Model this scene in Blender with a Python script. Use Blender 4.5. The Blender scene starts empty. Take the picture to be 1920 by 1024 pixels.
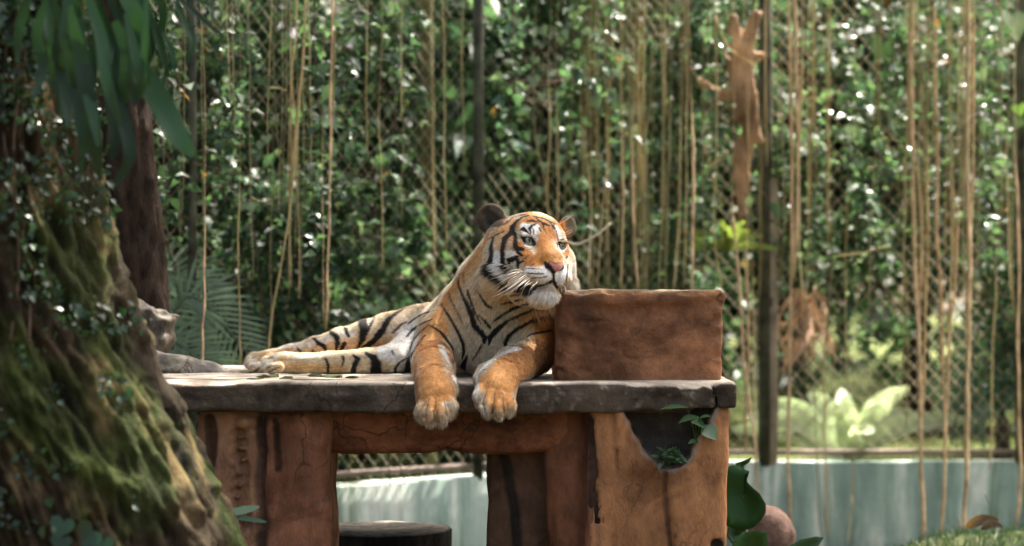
import bpy, math, random
import numpy as np
from mathutils import Vector, Matrix
from mathutils.bvhtree import BVHTree

# ------------------------------------------------------------------ camera, sky, sun, exposure
scene = bpy.context.scene
COL = scene.collection
CAM_Z = 1.5
FPX = 85.0 / 36.0 * 1920.0            # focal length in photograph pixels

cam_data = bpy.data.cameras.new('camera')
cam_data.lens = 85.0
cam_data.sensor_width = 36.0
cam_data.clip_start = 0.1
cam_data.clip_end = 2000.0
cam_data.dof.use_dof = True
cam_data.dof.focus_distance = 8.22
cam_data.dof.aperture_fstop = 1.75
cam = bpy.data.objects.new('camera', cam_data)
COL.objects.link(cam)
cam.location = (0.0, 0.0, CAM_Z)
cam.rotation_euler = (math.radians(90.0), 0.0, 0.0)
scene.camera = cam

SUN_AZ = math.radians(38.0)          # compass angle of the sun, clockwise from +Y
SUN_EL = math.radians(58.0)
SUN_DIR = Vector((math.sin(SUN_AZ) * math.cos(SUN_EL), math.cos(SUN_AZ) * math.cos(SUN_EL), math.sin(SUN_EL)))
world = bpy.data.worlds.new('World')
scene.world = world
world.use_nodes = True
wn = world.node_tree
sky = wn.nodes.new('ShaderNodeTexSky')
sky.sky_type = 'NISHITA'
sky.sun_disc = False
sky.sun_elevation = SUN_EL
sky.sun_rotation = SUN_AZ
sky.air_density = 0.35
sky.dust_density = 9.0
sky.ozone_density = 0.0
bg = wn.nodes['Background']
bg.inputs['Strength'].default_value = 0.15
wn.links.new(sky.outputs[0], bg.inputs['Color'])

sun_data = bpy.data.lights.new('sun', 'SUN')
sun_data.energy = 3.2
sun_data.angle = math.radians(0.53)
sun_data.color = (1.0, 0.95, 0.86)
sun = bpy.data.objects.new('sun', sun_data)
COL.objects.link(sun)
sun.rotation_euler = SUN_DIR.to_track_quat('Z', 'Y').to_euler()

scene.view_settings.view_transform = 'Standard'
scene.view_settings.look = 'None'
scene.view_settings.gamma = 1.0
scene.view_settings.use_curve_mapping = False
scene.view_settings.exposure = 2.5
scene.render.engine = 'CYCLES'
scene.cycles.use_denoising = True
scene.cycles.max_bounces = 7
scene.cycles.diffuse_bounces = 4
scene.cycles.glossy_bounces = 3
scene.cycles.transmission_bounces = 4
scene.cycles.transparent_max_bounces = 6
scene.cycles.sample_clamp_indirect = 6.0
scene.cycles.caustics_reflective = False
scene.cycles.caustics_refractive = False

# ------------------------------------------------------------------ helpers
rng = np.random.default_rng(7)
random.seed(7)


def P(px, py, d):
    """A point at depth d (metres in front of the camera) seen at a photograph pixel."""
    return np.array([(px - 960.0) / FPX * d, d, CAM_Z - (py - 512.0) / FPX * d])


def PV(px, py, d):
    return Vector(P(px, py, d))


def tag(o, label=None, cat=None, group=None, kind=None):
    if label: o['label'] = label
    if cat: o['category'] = cat
    if group: o['group'] = group
    if kind: o['kind'] = kind
    return o


def empty(name, loc=(0, 0, 0), label=None, cat=None, group=None, kind=None):
    o = bpy.data.objects.new(name, None)
    o.empty_display_size = 0.1
    COL.objects.link(o)
    o.location = loc
    return tag(o, label, cat, group, kind)


def world_loc(o):
    if o.parent is None: return Vector(o.location)
    return world_loc(o.parent) + o.matrix_parent_inverse.translation + Vector(o.location)


def link_mesh(name, me, mats=(), parent=None, loc=None):
    o = bpy.data.objects.new(name, me)
    COL.objects.link(o)
    for m in (mats if isinstance(mats, (list, tuple)) else [mats]):
        me.materials.append(m)
    if parent is not None:
        o.parent = parent
        o.matrix_parent_inverse = Matrix.Translation(-world_loc(parent))
    if loc is not None:
        o.location = loc
    return o


def np_mesh(name, verts, faces, smooth=True):
    """verts (n,3); faces (m,3) or (m,4) arrays, or a list of such arrays."""
    me = bpy.data.meshes.new(name)
    verts = np.asarray(verts, dtype=np.float32)
    if not isinstance(faces, list):
        faces = [faces]
    faces = [np.asarray(f, dtype=np.int32) for f in faces if len(f)]
    me.vertices.add(len(verts))
    me.vertices.foreach_set('co', verts.ravel())
    nl = sum(f.size for f in faces)
    nf = sum(len(f) for f in faces)
    me.loops.add(nl)
    me.loops.foreach_set('vertex_index', np.concatenate([f.ravel() for f in faces]))
    me.polygons.add(nf)
    tot = np.concatenate([np.full(len(f), f.shape[1], dtype=np.int32) for f in faces])
    st = np.concatenate([[0], np.cumsum(tot)[:-1]]).astype(np.int32)
    me.polygons.foreach_set('loop_start', st)
    if smooth:
        me.polygons.foreach_set('use_smooth', np.ones(nf, dtype=bool))
    me.update(calc_edges=True)
    me.validate()
    return me


def set_color(me, cols, name='Col'):
    a = me.attributes.new(name, 'FLOAT_COLOR', 'POINT')
    c = np.ones((len(me.vertices), 4), dtype=np.float32)
    c[:, :cols.shape[1]] = cols
    a.data.foreach_set('color', c.ravel())


# value noise on numpy arrays -------------------------------------------------
_lat = np.random.default_rng(3).random((64, 64, 64)).astype(np.float32)


def vnoise(x, y, z):
    xi = np.floor(x).astype(np.int32); yi = np.floor(y).astype(np.int32); zi = np.floor(z).astype(np.int32)
    fx = (x - xi).astype(np.float32); fy = (y - yi).astype(np.float32); fz = (z - zi).astype(np.float32)
    fx = fx * fx * (3 - 2 * fx); fy = fy * fy * (3 - 2 * fy); fz = fz * fz * (3 - 2 * fz)
    x0 = xi & 63; x1 = (xi + 1) & 63; y0 = yi & 63; y1 = (yi + 1) & 63; z0 = zi & 63; z1 = (zi + 1) & 63
    L = _lat
    a = L[x0, y0, z0] * (1 - fx) + L[x1, y0, z0] * fx
    b = L[x0, y1, z0] * (1 - fx) + L[x1, y1, z0] * fx
    c = L[x0, y0, z1] * (1 - fx) + L[x1, y0, z1] * fx
    d = L[x0, y1, z1] * (1 - fx) + L[x1, y1, z1] * fx
    return (a * (1 - fy) + b * fy) * (1 - fz) + (c * (1 - fy) + d * fy) * fz - 0.5


def fbm(x, y, z, octv=3, lac=2.1, gain=0.5):
    s = 0.0; a = 1.0
    for i in range(octv):
        s = s + a * vnoise(x + 17.3 * i, y + 5.1 * i, z + 9.7 * i)
        x = x * lac; y = y * lac; z = z * lac; a *= gain
    return s


# implicit shapes on a grid, meshed with surface nets --------------------------
def smin(a, b, k):
    if k <= 0:
        return np.minimum(a, b)
    h = np.maximum(k - np.abs(a - b), 0.0) / k
    return np.minimum(a, b) - h * h * k * 0.25


def smax(a, b, k):
    return -smin(-a, -b, k)


class Field:
    def __init__(self, lo, hi, h):
        self.lo = np.array(lo, dtype=float); self.h = h
        self.n = np.ceil((np.array(hi) - self.lo) / h).astype(int) + 1
        self.F = np.full(self.n, 1.0, dtype=np.float32)
        self.ax = [(self.lo[i] + h * np.arange(self.n[i])).astype(np.float32) for i in range(3)]

    def window(self, lo, hi):
        s = []
        for i in range(3):
            a = int(np.clip(np.floor((lo[i] - self.lo[i]) / self.h), 0, self.n[i]))
            b = int(np.clip(np.ceil((hi[i] - self.lo[i]) / self.h) + 1, 0, self.n[i]))
            s.append(slice(a, b))
        x = self.ax[0][s[0]][:, None, None]; y = self.ax[1][s[1]][None, :, None]; z = self.ax[2][s[2]][None, None, :]
        return tuple(s), x, y, z

    def put(self, fn, lo, hi, k=0.0, op='add', margin=0.06):
        s, x, y, z = self.window(np.array(lo) - margin, np.array(hi) + margin)
        if 0 in [t.stop - t.start for t in s]:
            return
        d = np.broadcast_to(fn(x, y, z), self.F[s].shape).astype(np.float32)
        if op == 'add':
            self.F[s] = smin(self.F[s], d, k)
        else:
            self.F[s] = smax(self.F[s], -d, k)

    def mesh(self):
        F = self.F; S = F < 0
        n = self.n
        m = np.zeros(n - 1, dtype=np.uint8)
        cs = [(i, j, k) for i in (0, 1) for j in (0, 1) for k in (0, 1)]
        def sl(c): return tuple(slice(c[i], n[i] - 1 + c[i]) for i in range(3))
        for c in cs:
            m += S[sl(c)]
        act = (m > 0) & (m < 8)
        idx = np.argwhere(act)
        vid = np.full(n - 1, -1, dtype=np.int32)
        vid[act] = np.arange(len(idx))
        acc = np.zeros((len(idx), 3)); cnt = np.zeros(len(idx))
        cv = {c: F[idx[:, 0] + c[0], idx[:, 1] + c[1], idx[:, 2] + c[2]] for c in cs}
        for c in cs:
            for a in range(3):
                if c[a] == 0:
                    c2 = list(c); c2[a] = 1; c2 = tuple(c2)
                    f0 = cv[c]; f1 = cv[c2]
                    x = (f0 < 0) != (f1 < 0)
                    t = np.where(x, f0 / np.where(x, f0 - f1, 1), 0)
                    p = np.tile(np.array(c, dtype=float), (len(idx), 1)); p[:, a] = t
                    acc += p * x[:, None]; cnt += x
        v = self.lo + self.h * (idx + acc / np.maximum(cnt, 1)[:, None])
        faces = []
        for a in range(3):
            b, c = (a + 1) % 3, (a + 2) % 3
            s0 = [slice(1, n[i] - 1) for i in range(3)]; s1 = list(s0)
            s0[a] = slice(0, n[a] - 1); s1[a] = slice(1, n[a])
            A = S[tuple(s0)]; B = S[tuple(s1)]
            for sgn in (0, 1):
                e = np.argwhere((A & ~B) if sgn == 0 else (~A & B))
                off = np.array([1, 1, 1]); off[a] = 0
                e = e + off
                q = []
                for db, dc in ((-1, -1), (0, -1), (0, 0), (-1, 0)):
                    w = e.copy(); w[:, b] += db; w[:, c] += dc
                    q.append(vid[w[:, 0], w[:, 1], w[:, 2]])
                q = np.stack(q, 1)
                if sgn: q = q[:, ::-1]
                faces.append(q)
        f = np.concatenate(faces)
        f = f[(f >= 0).all(1)]
        return v, f


def cone_fn(a, b, ra, rb):
    a = np.asarray(a, float); b = np.asarray(b, float); ba = b - a; L = max(float(ba @ ba), 1e-9)
    def fn(x, y, z):
        px, py, pz = x - a[0], y - a[1], z - a[2]
        t = np.clip((px * ba[0] + py * ba[1] + pz * ba[2]) / L, 0, 1)
        return np.sqrt((px - t * ba[0]) ** 2 + (py - t * ba[1]) ** 2 + (pz - t * ba[2]) ** 2) - (ra + t * (rb - ra))
    r = max(ra, rb)
    return fn, np.minimum(a, b) - r, np.maximum(a, b) + r


def ell_fn(c, axes, rad):
    c = np.asarray(c, float); A = np.asarray(axes, float); rad = np.asarray(rad, float)
    def fn(x, y, z):
        px, py, pz = x - c[0], y - c[1], z - c[2]
        q = [(px * A[i, 0] + py * A[i, 1] + pz * A[i, 2]) for i in range(3)]
        k0 = np.sqrt(sum((q[i] / rad[i]) ** 2 for i in range(3)))
        k1 = np.sqrt(sum((q[i] / rad[i] ** 2) ** 2 for i in range(3))) + 1e-6
        return k0 * (k0 - 1) / k1
    r = rad.max()
    return fn, c - r, c + r


def box_fn(lo, hi, r):
    lo = np.asarray(lo, float); hi = np.asarray(hi, float); c = (lo + hi) / 2; hx = (hi - lo) / 2 - r
    def fn(x, y, z):
        qx = np.abs(x - c[0]) - hx[0]; qy = np.abs(y - c[1]) - hx[1]; qz = np.abs(z - c[2]) - hx[2]
        out = np.sqrt(np.maximum(qx, 0) ** 2 + np.maximum(qy, 0) ** 2 + np.maximum(qz, 0) ** 2)
        return out + np.minimum(np.maximum(qx, np.maximum(qy, qz)), 0) - r
    return fn


def vert_normals(v, f):
    """area-weighted vertex normals of a quad or triangle mesh"""
    a = v[f[:, 1]] - v[f[:, 0]] if f.shape[1] == 3 else v[f[:, 2]] - v[f[:, 0]]
    b = v[f[:, 2]] - v[f[:, 0]] if f.shape[1] == 3 else v[f[:, 3]] - v[f[:, 1]]
    nf = np.cross(a, b)
    n = np.zeros_like(v)
    for i in range(f.shape[1]):
        for k in range(3):
            n[:, k] += np.bincount(f[:, i], weights=nf[:, k], minlength=len(v))
    return n / np.maximum(np.linalg.norm(n, axis=1, keepdims=True), 1e-12)


def smoothstep(a, b, x):
    t = np.clip((x - a) / (b - a), 0, 1)
    return t * t * (3 - 2 * t)


# swept tubes ------------------------------------------------------------------
def sweep(pts, radii, seg=8, cap=True, squash=None):
    """tube along a polyline: verts, quads (closed with small fans folded into quads)"""
    pts = np.asarray(pts, float); n = len(pts)
    radii = np.broadcast_to(np.asarray(radii, float), (n,))
    t = np.gradient(pts, axis=0); t /= np.maximum(np.linalg.norm(t, axis=1, keepdims=True), 1e-9)
    up = np.array([0.0, 0.0, 1.0]) if abs(t[0][2]) < 0.9 else np.array([1.0, 0, 0])
    u = np.cross(up, t[0]); u /= np.linalg.norm(u)
    V = []
    ang = np.linspace(0, 2 * np.pi, seg, endpoint=False)
    for i in range(n):
        u = u - t[i] * (u @ t[i]); u /= max(np.linalg.norm(u), 1e-9)
        w = np.cross(t[i], u)
        V.append(pts[i] + radii[i] * (np.cos(ang)[:, None] * u + np.sin(ang)[:, None] * w))
    V = np.concatenate(V)
    i = np.arange(n - 1)[:, None]; j = np.arange(seg)[None, :]; j2 = (j + 1) % seg
    Q = np.stack([i * seg + j, i * seg + j2, (i + 1) * seg + j2, (i + 1) * seg + j], -1).reshape(-1, 4)
    fl = [Q]
    if cap:
        V = np.concatenate([V, pts[:1], pts[-1:]]); a, b = n * seg, n * seg + 1
        jj = np.arange(seg); jn = (jj + 1) % seg
        fl.append(np.concatenate([np.stack([jn, jj, np.full(seg, a)], 1), np.stack([(n - 1) * seg + jj, (n - 1) * seg + jn, np.full(seg, b)], 1)]))
    return V, fl


def spline(pts, n):
    """Catmull-Rom through pts, n samples"""
    p = np.asarray(pts, float); m = len(p)
    if m == 2:
        return p[0] + np.linspace(0, 1, n)[:, None] * (p[1] - p[0])
    q = np.concatenate([[2 * p[0] - p[1]], p, [2 * p[-1] - p[-2]]])
    t = np.linspace(0, m - 1 - 1e-6, n); i = t.astype(int); f = (t - i)[:, None]
    a, b, c, d = q[i], q[i + 1], q[i + 2], q[i + 3]
    return 0.5 * (2 * b + (c - a) * f + (2 * a - 5 * b + 4 * c - d) * f ** 2 + (3 * b - a - 3 * c + d) * f ** 3)


class MB:
    """collects shapes into one mesh"""
    def __init__(self): self.v = []; self.f = {3: [], 4: []}; self.n = 0; self.c = []
    def add(self, v, fl, col=None):
        v = np.asarray(v, float)
        for f in (fl if isinstance(fl, list) else [fl]):
            f = np.asarray(f)
            if len(f): self.f[f.shape[1]].append(f + self.n)
        self.v.append(v); self.n += len(v)
        if col is not None: self.c.append(np.broadcast_to(np.asarray(col, float), (len(v), 3)))
    def build(self, name, mat, parent=None, smooth=True):
        fl = [np.concatenate(self.f[k]) for k in (3, 4) if self.f[k]]
        me = np_mesh(name, np.concatenate(self.v), fl, smooth)
        if self.c: set_color(me, np.concatenate(self.c))
        return link_mesh(name, me, mat, parent)


# materials ---------------------------------------------------------------------
def new_mat(name, rough=0.8, spec=0.3):
    m = bpy.data.materials.new(name); m.use_nodes = True
    nt = m.node_tree; b = nt.nodes['Principled BSDF']
    b.inputs['Roughness'].default_value = rough
    b.inputs['Specular IOR Level'].default_value = spec
    return m, nt, b


def nnode(nt, typ, **kw):
    n = nt.nodes.new(typ)
    for k, v in kw.items():
        if k in n.inputs: n.inputs[k].default_value = v
        else: setattr(n, k, v)
    return n


def ramp(nt, fac, stops, interp='LINEAR'):
    r = nt.nodes.new('ShaderNodeValToRGB'); r.color_ramp.interpolation = interp
    e = r.color_ramp.elements
    while len(e) < len(stops): e.new(0.5)
    for i, (p, c) in enumerate(stops):
        e[i].position = p; e[i].color = (*c, 1.0) if len(c) == 3 else c
    nt.links.new(fac, r.inputs[0])
    return r.outputs[0]


def mixc(nt, fac, a, b, mode='MIX'):
    m = nt.nodes.new('ShaderNodeMix'); m.data_type = 'RGBA'; m.blend_type = mode
    for s, v in ((m.inputs[0], fac), (m.inputs[6], a), (m.inputs[7], b)):
        if isinstance(v, (int, float)): s.default_value = v
        elif isinstance(v, tuple): s.default_value = (*v, 1.0)
        else: nt.links.new(v, s)
    return m.outputs[2]


def noise_tex(nt, scale, detail=4.0, rough=0.55, vec=None, sc=(1, 1, 1), dist=0.0):
    if vec is None:
        tc = nt.nodes.new('ShaderNodeTexCoord'); vec = tc.outputs['Object']
    mp = nt.nodes.new('ShaderNodeMapping'); mp.inputs['Scale'].default_value = sc
    nt.links.new(vec, mp.inputs[0])
    n = nt.nodes.new('ShaderNodeTexNoise')
    n.inputs['Scale'].default_value = scale; n.inputs['Detail'].default_value = detail
    n.inputs['Roughness'].default_value = rough; n.inputs['Distortion'].default_value = dist
    nt.links.new(mp.outputs[0], n.inputs['Vector'])
    return n.outputs[0]


def bump(nt, b, height, strength=0.5, dist=0.01):
    n = nt.nodes.new('ShaderNodeBump'); n.inputs['Strength'].default_value = strength; n.inputs['Distance'].default_value = dist
    nt.links.new(height, n.inputs['Height']); nt.links.new(n.outputs[0], b.inputs['Normal'])


def simple_mat(name, col, rough=0.8, spec=0.3, var=0.25, scale=8.0, bmp=0.0):
    m, nt, b = new_mat(name, rough, spec)
    n = noise_tex(nt, scale)
    dark = tuple(c * (1 - var) for c in col); light = tuple(min(1, c * (1 + var)) for c in col)
    nt.links.new(ramp(nt, n, [(0.3, dark), (0.7, light)]), b.inputs['Base Color'])
    if bmp: bump(nt, b, noise_tex(nt, scale * 6), bmp, 0.01)
    return m

SLAB_Z = 1.137                          # top of the platform slab
# ================================================================== setting: ground, moat wall, platform
def vcol_mat(name, rough=0.85, spec=0.25, nscale=30.0, var=0.35, bmp=0.5, bscale=90.0, sc=(1, 1, 1), bdist=0.006, cracks=0, csc=(1, 1, 1)):
    """vertex colour with fine noise variation and fine relief"""
    m, nt, b = new_mat(name, rough, spec)
    at = nnode(nt, 'ShaderNodeAttribute', attribute_name='Col')
    n = noise_tex(nt, nscale, 6, .65, sc=sc)
    mul = ramp(nt, n, [(.25, (1 - var,) * 3), (.75, (1 + var * .6,) * 3)])
    nt.links.new(mixc(nt, 1.0, at.outputs['Color'], mul, 'MULTIPLY'), b.inputs['Base Color'])
    h = noise_tex(nt, bscale, 6, .7, sc=sc)
    if cracks:                                                     # hairline cracks and stains with their own outlines
        tc = nt.nodes.new('ShaderNodeTexCoord'); wn_ = nt.nodes.new('ShaderNodeTexNoise'); wn_.inputs['Scale'].default_value = 5; wn_.inputs['Detail'].default_value = 5
        nt.links.new(tc.outputs['Object'], wn_.inputs['Vector'])
        ad = nt.nodes.new('ShaderNodeVectorMath'); ad.operation = 'MULTIPLY_ADD'; ad.inputs[1].default_value = (.35, .35, .35)
        nt.links.new(wn_.outputs['Color'], ad.inputs[0]); nt.links.new(tc.outputs['Object'], ad.inputs[2])
        mp = nt.nodes.new('ShaderNodeMapping'); mp.inputs['Scale'].default_value = csc; nt.links.new(ad.outputs[0], mp.inputs[0])
        vo = nt.nodes.new('ShaderNodeTexVoronoi'); vo.feature = 'DISTANCE_TO_EDGE'; vo.inputs['Scale'].default_value = cracks; nt.links.new(mp.outputs[0], vo.inputs['Vector'])
        gate = ramp(nt, noise_tex(nt, 2.2, 3, .6), [(.44, (0, 0, 0)), (.56, (1, 1, 1))])
        line = ramp(nt, vo.outputs['Distance'], [(.0, (.75, .75, .75)), (.035, (0, 0, 0))])
        fac = mixc(nt, 1.0, gate, line, 'MULTIPLY')
        stn = ramp(nt, noise_tex(nt, 3.6, 7, .7, dist=.6), [(.40, (.58, .56, .55)), (.52, (1, 1, 1)), (.66, (1.22, 1.18, 1.10))])
        c_in = b.inputs['Base Color'].links[0].from_socket
        c_in = mixc(nt, 1.0, c_in, stn, 'MULTIPLY')
        nt.links.new(mixc(nt, fac, c_in, (.035, .028, .022)), b.inputs['Base Color'])
    bump(nt, b, h, bmp, bdist)
    return m


def X8(px): return (px - 960.0) / FPX * 8.0
def Z8(py): return CAM_Z - (py - 512.0) / FPX * 8.0


# ground of the enclosure (one sheet to the horizon) and the higher ground behind the moat wall
gm, nt, b = new_mat('earth', 0.95, 0.1)
n1 = noise_tex(nt, 1.2, 8, .7); n2 = noise_tex(nt, 14, 6, .7)
c1 = ramp(nt, n1, [(.3, (.045, .035, .022)), (.55, (.09, .07, .045)), (.75, (.06, .075, .03))])
c2 = ramp(nt, n2, [(.3, (.6, .6, .6)), (.7, (1.3, 1.25, 1.2))])
nt.links.new(mixc(nt, 1.0, c1, c2, 'MULTIPLY'), b.inputs['Base Color'])
bump(nt, b, n2, .8, .03)
v = np.array([[-600, -60, 0], [600, -60, 0], [600, 1200, 0], [-600, 1200, 0]], float)
tag(link_mesh('ground', np_mesh('ground', v, np.array([[0, 1, 2, 3]]), False), gm), kind='structure')

WC = np.array([1.0, 12.77]); WL = np.array([-5.25, 8.017]); WR = np.array([6.5, 12.95])   # plan of the moat wall
WALL_TOP = 0.5
up = [(WL[0], WL[1] + .12), (WC[0], WC[1] + .12), (WR[0], WR[1] + .12)]
v = np.array([[-14, 8.0, .47], [up[0][0], up[0][1], .47], [up[1][0], up[1][1], .47], [up[2][0], up[2][1], .47], [18, 13, .47], [18, 60, .47], [-14, 60, .47]], float)
me = bpy.data.meshes.new('raised_ground'); me.from_pydata(v.tolist(), [], [(0, 1, 2, 3, 4, 5, 6)]); me.update()
gr, nt, b = new_mat('garden_floor', 0.95, 0.1)
n1 = noise_tex(nt, 2.0, 8, .7); n2 = noise_tex(nt, 26, 6, .7)
c1 = ramp(nt, n1, [(.3, (.06, .045, .025)), (.5, (.10, .13, .035)), (.75, (.16, .20, .06))])
nt.links.new(mixc(nt, 1.0, c1, ramp(nt, n2, [(.3, (.5, .5, .5)), (.7, (1.3, 1.3, 1.2))]), 'MULTIPLY'), b.inputs['Base Color'])
bump(nt, b, n2, .8, .04)
tag(link_mesh('raised_ground', me, gr), kind='structure')

# moat wall: pale green paint, streaked and stained from the top; whitest patches paint in sun
wm, nt, b = new_mat('moat_paint', 0.62, 0.35)
st = noise_tex(nt, 3.4, 6, .65, sc=(1, 1, .14), dist=.5); st2 = noise_tex(nt, 11, 4, .6, sc=(1, 1, .09), dist=.6); bl = noise_tex(nt, 5, 6, .65)
base = ramp(nt, st, [(.38, (.20, .295, .255)), (.46, (.31, .43, .375)), (.50, (.43, .55, .485)), (.56, (.82, .85, .78))])
base = mixc(nt, .30, base, ramp(nt, st2, [(.38, (.22, .32, .28)), (.62, (.52, .60, .53))]))
base = mixc(nt, 1.0, base, ramp(nt, bl, [(.3, (.72, .74, .70)), (.7, (1.08, 1.06, 1.02))]), 'MULTIPLY')
base = mixc(nt, 1.0, base, ramp(nt, noise_tex(nt, 4.5, 6, .7, sc=(1, 1, .10), dist=.8), [(.52, (1, 1, 1)), (.66, (.42, .48, .40))]), 'MULTIPLY')
nt.links.new(base, b.inputs['Base Color'])
bump(nt, b, noise_tex(nt, 60, 5, .7), .25, .006)


def wall_seg(A, B, z0, z1, th=.14, n=60):
    A = np.array(A); B = np.array(B); t = (B - A) / np.linalg.norm(B - A); nn = np.array([-t[1], t[0]])
    if nn[1] < 0: nn = -nn
    s = np.linspace(0, 1, n)
    rag = .006 * fbm(s * 40, s * 0 + 3, s * 0, 3)
    V = []
    for k, u in enumerate(s):
        p = A + (B - A) * u
        for q, z in ((p, z0), (p, z1 - .012 + rag[k]), (p + nn * .012, z1 + rag[k]), (p + nn * th, z1 + rag[k]), (p + nn * th, z0)):
            V.append((q[0], q[1], z))
    Q = [[k * 5 + j, (k + 1) * 5 + j, (k + 1) * 5 + j + 1, k * 5 + j + 1] for k in range(n - 1) for j in range(4)]
    return np.array(V), np.array(Q)


mw = MB()
mw.add(*wall_seg(WL, WC, 0, WALL_TOP)); mw.add(*wall_seg(WC, WR, 0, WALL_TOP))
o = mw.build('moat_wall', wm, None, smooth=False)
tag(o, 'low pale green painted moat wall with vertical water stains and painted-in sun patches under the wire fence', 'wall')

# ---------------------------------------------------------------- the platform
platform = empty('concrete_platform', (X8(960), 8.6, 0), 'brown cast concrete platform made to look like logs, carrying a flat slab and block', 'platform')
conc = vcol_mat('painted_concrete', .85, .2, 18, .45, .8, 45, bdist=.010, cracks=5.0)
woodg = vcol_mat('painted_concrete_grain', .85, .2, 20, .42, .9, 48, sc=(1, 1, .45), bdist=.012, cracks=7.0, csc=(1, 1, .22))

# slab
SL0, SL1 = X8(180), X8(1385)
f = Field((SL0 - .05, 7.93, .98), (SL1 + .05, 9.56, 1.19), .009)
bf = box_fn((SL0, 8.0, 1.033), (SL1, 9.5, SLAB_Z), .014)


def slab_fn(x, y, z):
    X, Y, Z = np.broadcast_arrays(x, y, z)
    w = 1.8 * fbm(X * 2.2, Y * 2.2, Z * 2, 2)
    d = bf(X, Y, Z + .004 * fbm(X * 5, Y * 5, Z * 0, 2))
    side = smoothstep(8.10, 8.02, Y)
    d = d + .010 * fbm(X * 9, Y * 9, Z * 22, 3) * (side * 1.3 + .22) + .018 * np.maximum(fbm(X * 3 + 7, Y * 3, Z * 4, 2), 0) * side
    # the broken stretch over the cavity
    br = smoothstep(X8(1150), X8(1190), X) * smoothstep(X8(1352), X8(1338), X)
    d = d + br * side * (.010 + .020 * fbm(X * 20, Y * 20, Z * 26, 3))
    crack = np.abs(X - X8(1341) - .006 * np.sin(Z * 60)) - .004
    d = np.maximum(d, -(np.maximum(crack, Y - 8.06)))
    lift = smoothstep(X8(1300), X8(1345), X) * (1.052 - Z)
    d = np.maximum(d, np.where(X > X8(1300), lift, -1))
    return d


f.put(slab_fn, (SL0 - .1, 7.9, .9), (SL1 + .1, 9.6, 1.3))
sv, sf = f.mesh(); sn = vert_normals(sv, sf)
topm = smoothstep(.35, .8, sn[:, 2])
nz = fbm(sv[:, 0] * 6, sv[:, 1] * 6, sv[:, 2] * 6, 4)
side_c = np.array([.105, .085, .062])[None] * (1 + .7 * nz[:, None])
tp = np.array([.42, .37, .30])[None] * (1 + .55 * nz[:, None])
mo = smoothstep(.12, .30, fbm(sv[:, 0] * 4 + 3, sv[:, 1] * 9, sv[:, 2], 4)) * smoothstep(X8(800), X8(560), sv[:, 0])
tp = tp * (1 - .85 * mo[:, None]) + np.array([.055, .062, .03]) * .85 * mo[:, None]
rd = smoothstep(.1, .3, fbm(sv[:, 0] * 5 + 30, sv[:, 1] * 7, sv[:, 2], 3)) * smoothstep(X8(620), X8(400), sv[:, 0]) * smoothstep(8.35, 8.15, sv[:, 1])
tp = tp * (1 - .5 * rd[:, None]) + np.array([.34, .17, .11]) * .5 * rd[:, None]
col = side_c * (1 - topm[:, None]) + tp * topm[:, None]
br = smoothstep(X8(1150), X8(1200), sv[:, 0]) * (1 - topm)
sp = .6 * smoothstep(.26, .36, fbm(sv[:, 0] * 60, sv[:, 1] * 60, sv[:, 2] * 60, 2))[:, None] * (.25 + .5 * smoothstep(X8(940), X8(1080), sv[:, 0])[:, None]) * (1 - topm[:, None])
col = col * (1 - sp) + np.array([.36, .32, .25]) * sp
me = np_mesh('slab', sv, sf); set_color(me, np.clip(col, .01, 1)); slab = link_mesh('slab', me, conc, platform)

# block
bx0, bx1 = (1041 - 960) / FPX * 8.21, (1353 - 960) / FPX * 8.21
f = Field((bx0 - .05, 8.14, 1.09), (bx1 + .05, 8.84, 1.50), .0085)
bfn = box_fn((bx0, 8.2, 1.10), (bx1, 8.76, 1.437), .016)


def block_fn(x, y, z):
    X, Y, Z = np.broadcast_arrays(x, y, z)
    w = .012 * fbm(X * 6, Y * 6, Z * 6, 2)
    d = bfn(X + w, Y, Z + w * .6)
    d = d + .020 * fbm(X * 7, Y * 7, Z * 10, 3) + .008 * np.maximum(fbm(X * 22, Y * 22, Z * 22, 2), .05)
    cr = np.abs(fbm(X * 5 + 3, Y * 5, Z * 7, 2))
    d = d + .006 * smoothstep(.03, .0, cr)
    lip = smoothstep(1.385, 1.41, Z) * smoothstep(8.35, 8.2, Y)
    d = d - .007 * lip + .010 * smoothstep(1.40, 1.375, Z) * smoothstep(1.33, 1.375, Z) * smoothstep(-.15, .15, fbm(X * 9, Y * 0, Z * 0, 2))
    return d


f.put(block_fn, (bx0 - .1, 8.1, 1.0), (bx1 + .1, 8.9, 1.6))
cg = random.Random(12)
for k in range(34):                                                # chips knocked out of its edges, pits in its face
    u_ = cg.uniform(bx0, bx1)
    c_ = [(u_, 8.2, 1.437), (bx1, 8.2, cg.uniform(1.15, 1.43)), (u_, 8.197, cg.uniform(1.16, 1.42)), (bx0, 8.2, cg.uniform(1.15, 1.43))][k % 4]
    s_ = cg.uniform(.007, .022)
    fn, lo, hi = ell_fn(c_, np.eye(3), (s_ * cg.uniform(.8, 2.2), s_ * .8, s_ * cg.uniform(.6, 1.2))); f.put(fn, lo, hi, .006, 'sub')
v, q = f.mesh(); n = vert_normals(v, q)
nz = fbm(v[:, 0] * 7, v[:, 1] * 7, v[:, 2] * 7, 4)
col = np.array([.265, .125, .062])[None] * (1 + 1.0 * nz[:, None])
g = smoothstep(.5, .9, n[:, 2])[:, None]
col = col * (1 - g * .7) + np.array([.085, .075, .035]) * g * .7
dk = smoothstep(.1, .3, fbm(v[:, 0] * 5 + 20, v[:, 1] * 5, v[:, 2] * 4, 3))[:, None]
col = col * (1 - .5 * dk) + np.array([.07, .042, .03]) * .5 * dk
me = np_mesh('block', v, q); set_color(me, np.clip(col, .01, 1)); link_mesh('block', me, conc, platform)


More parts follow.
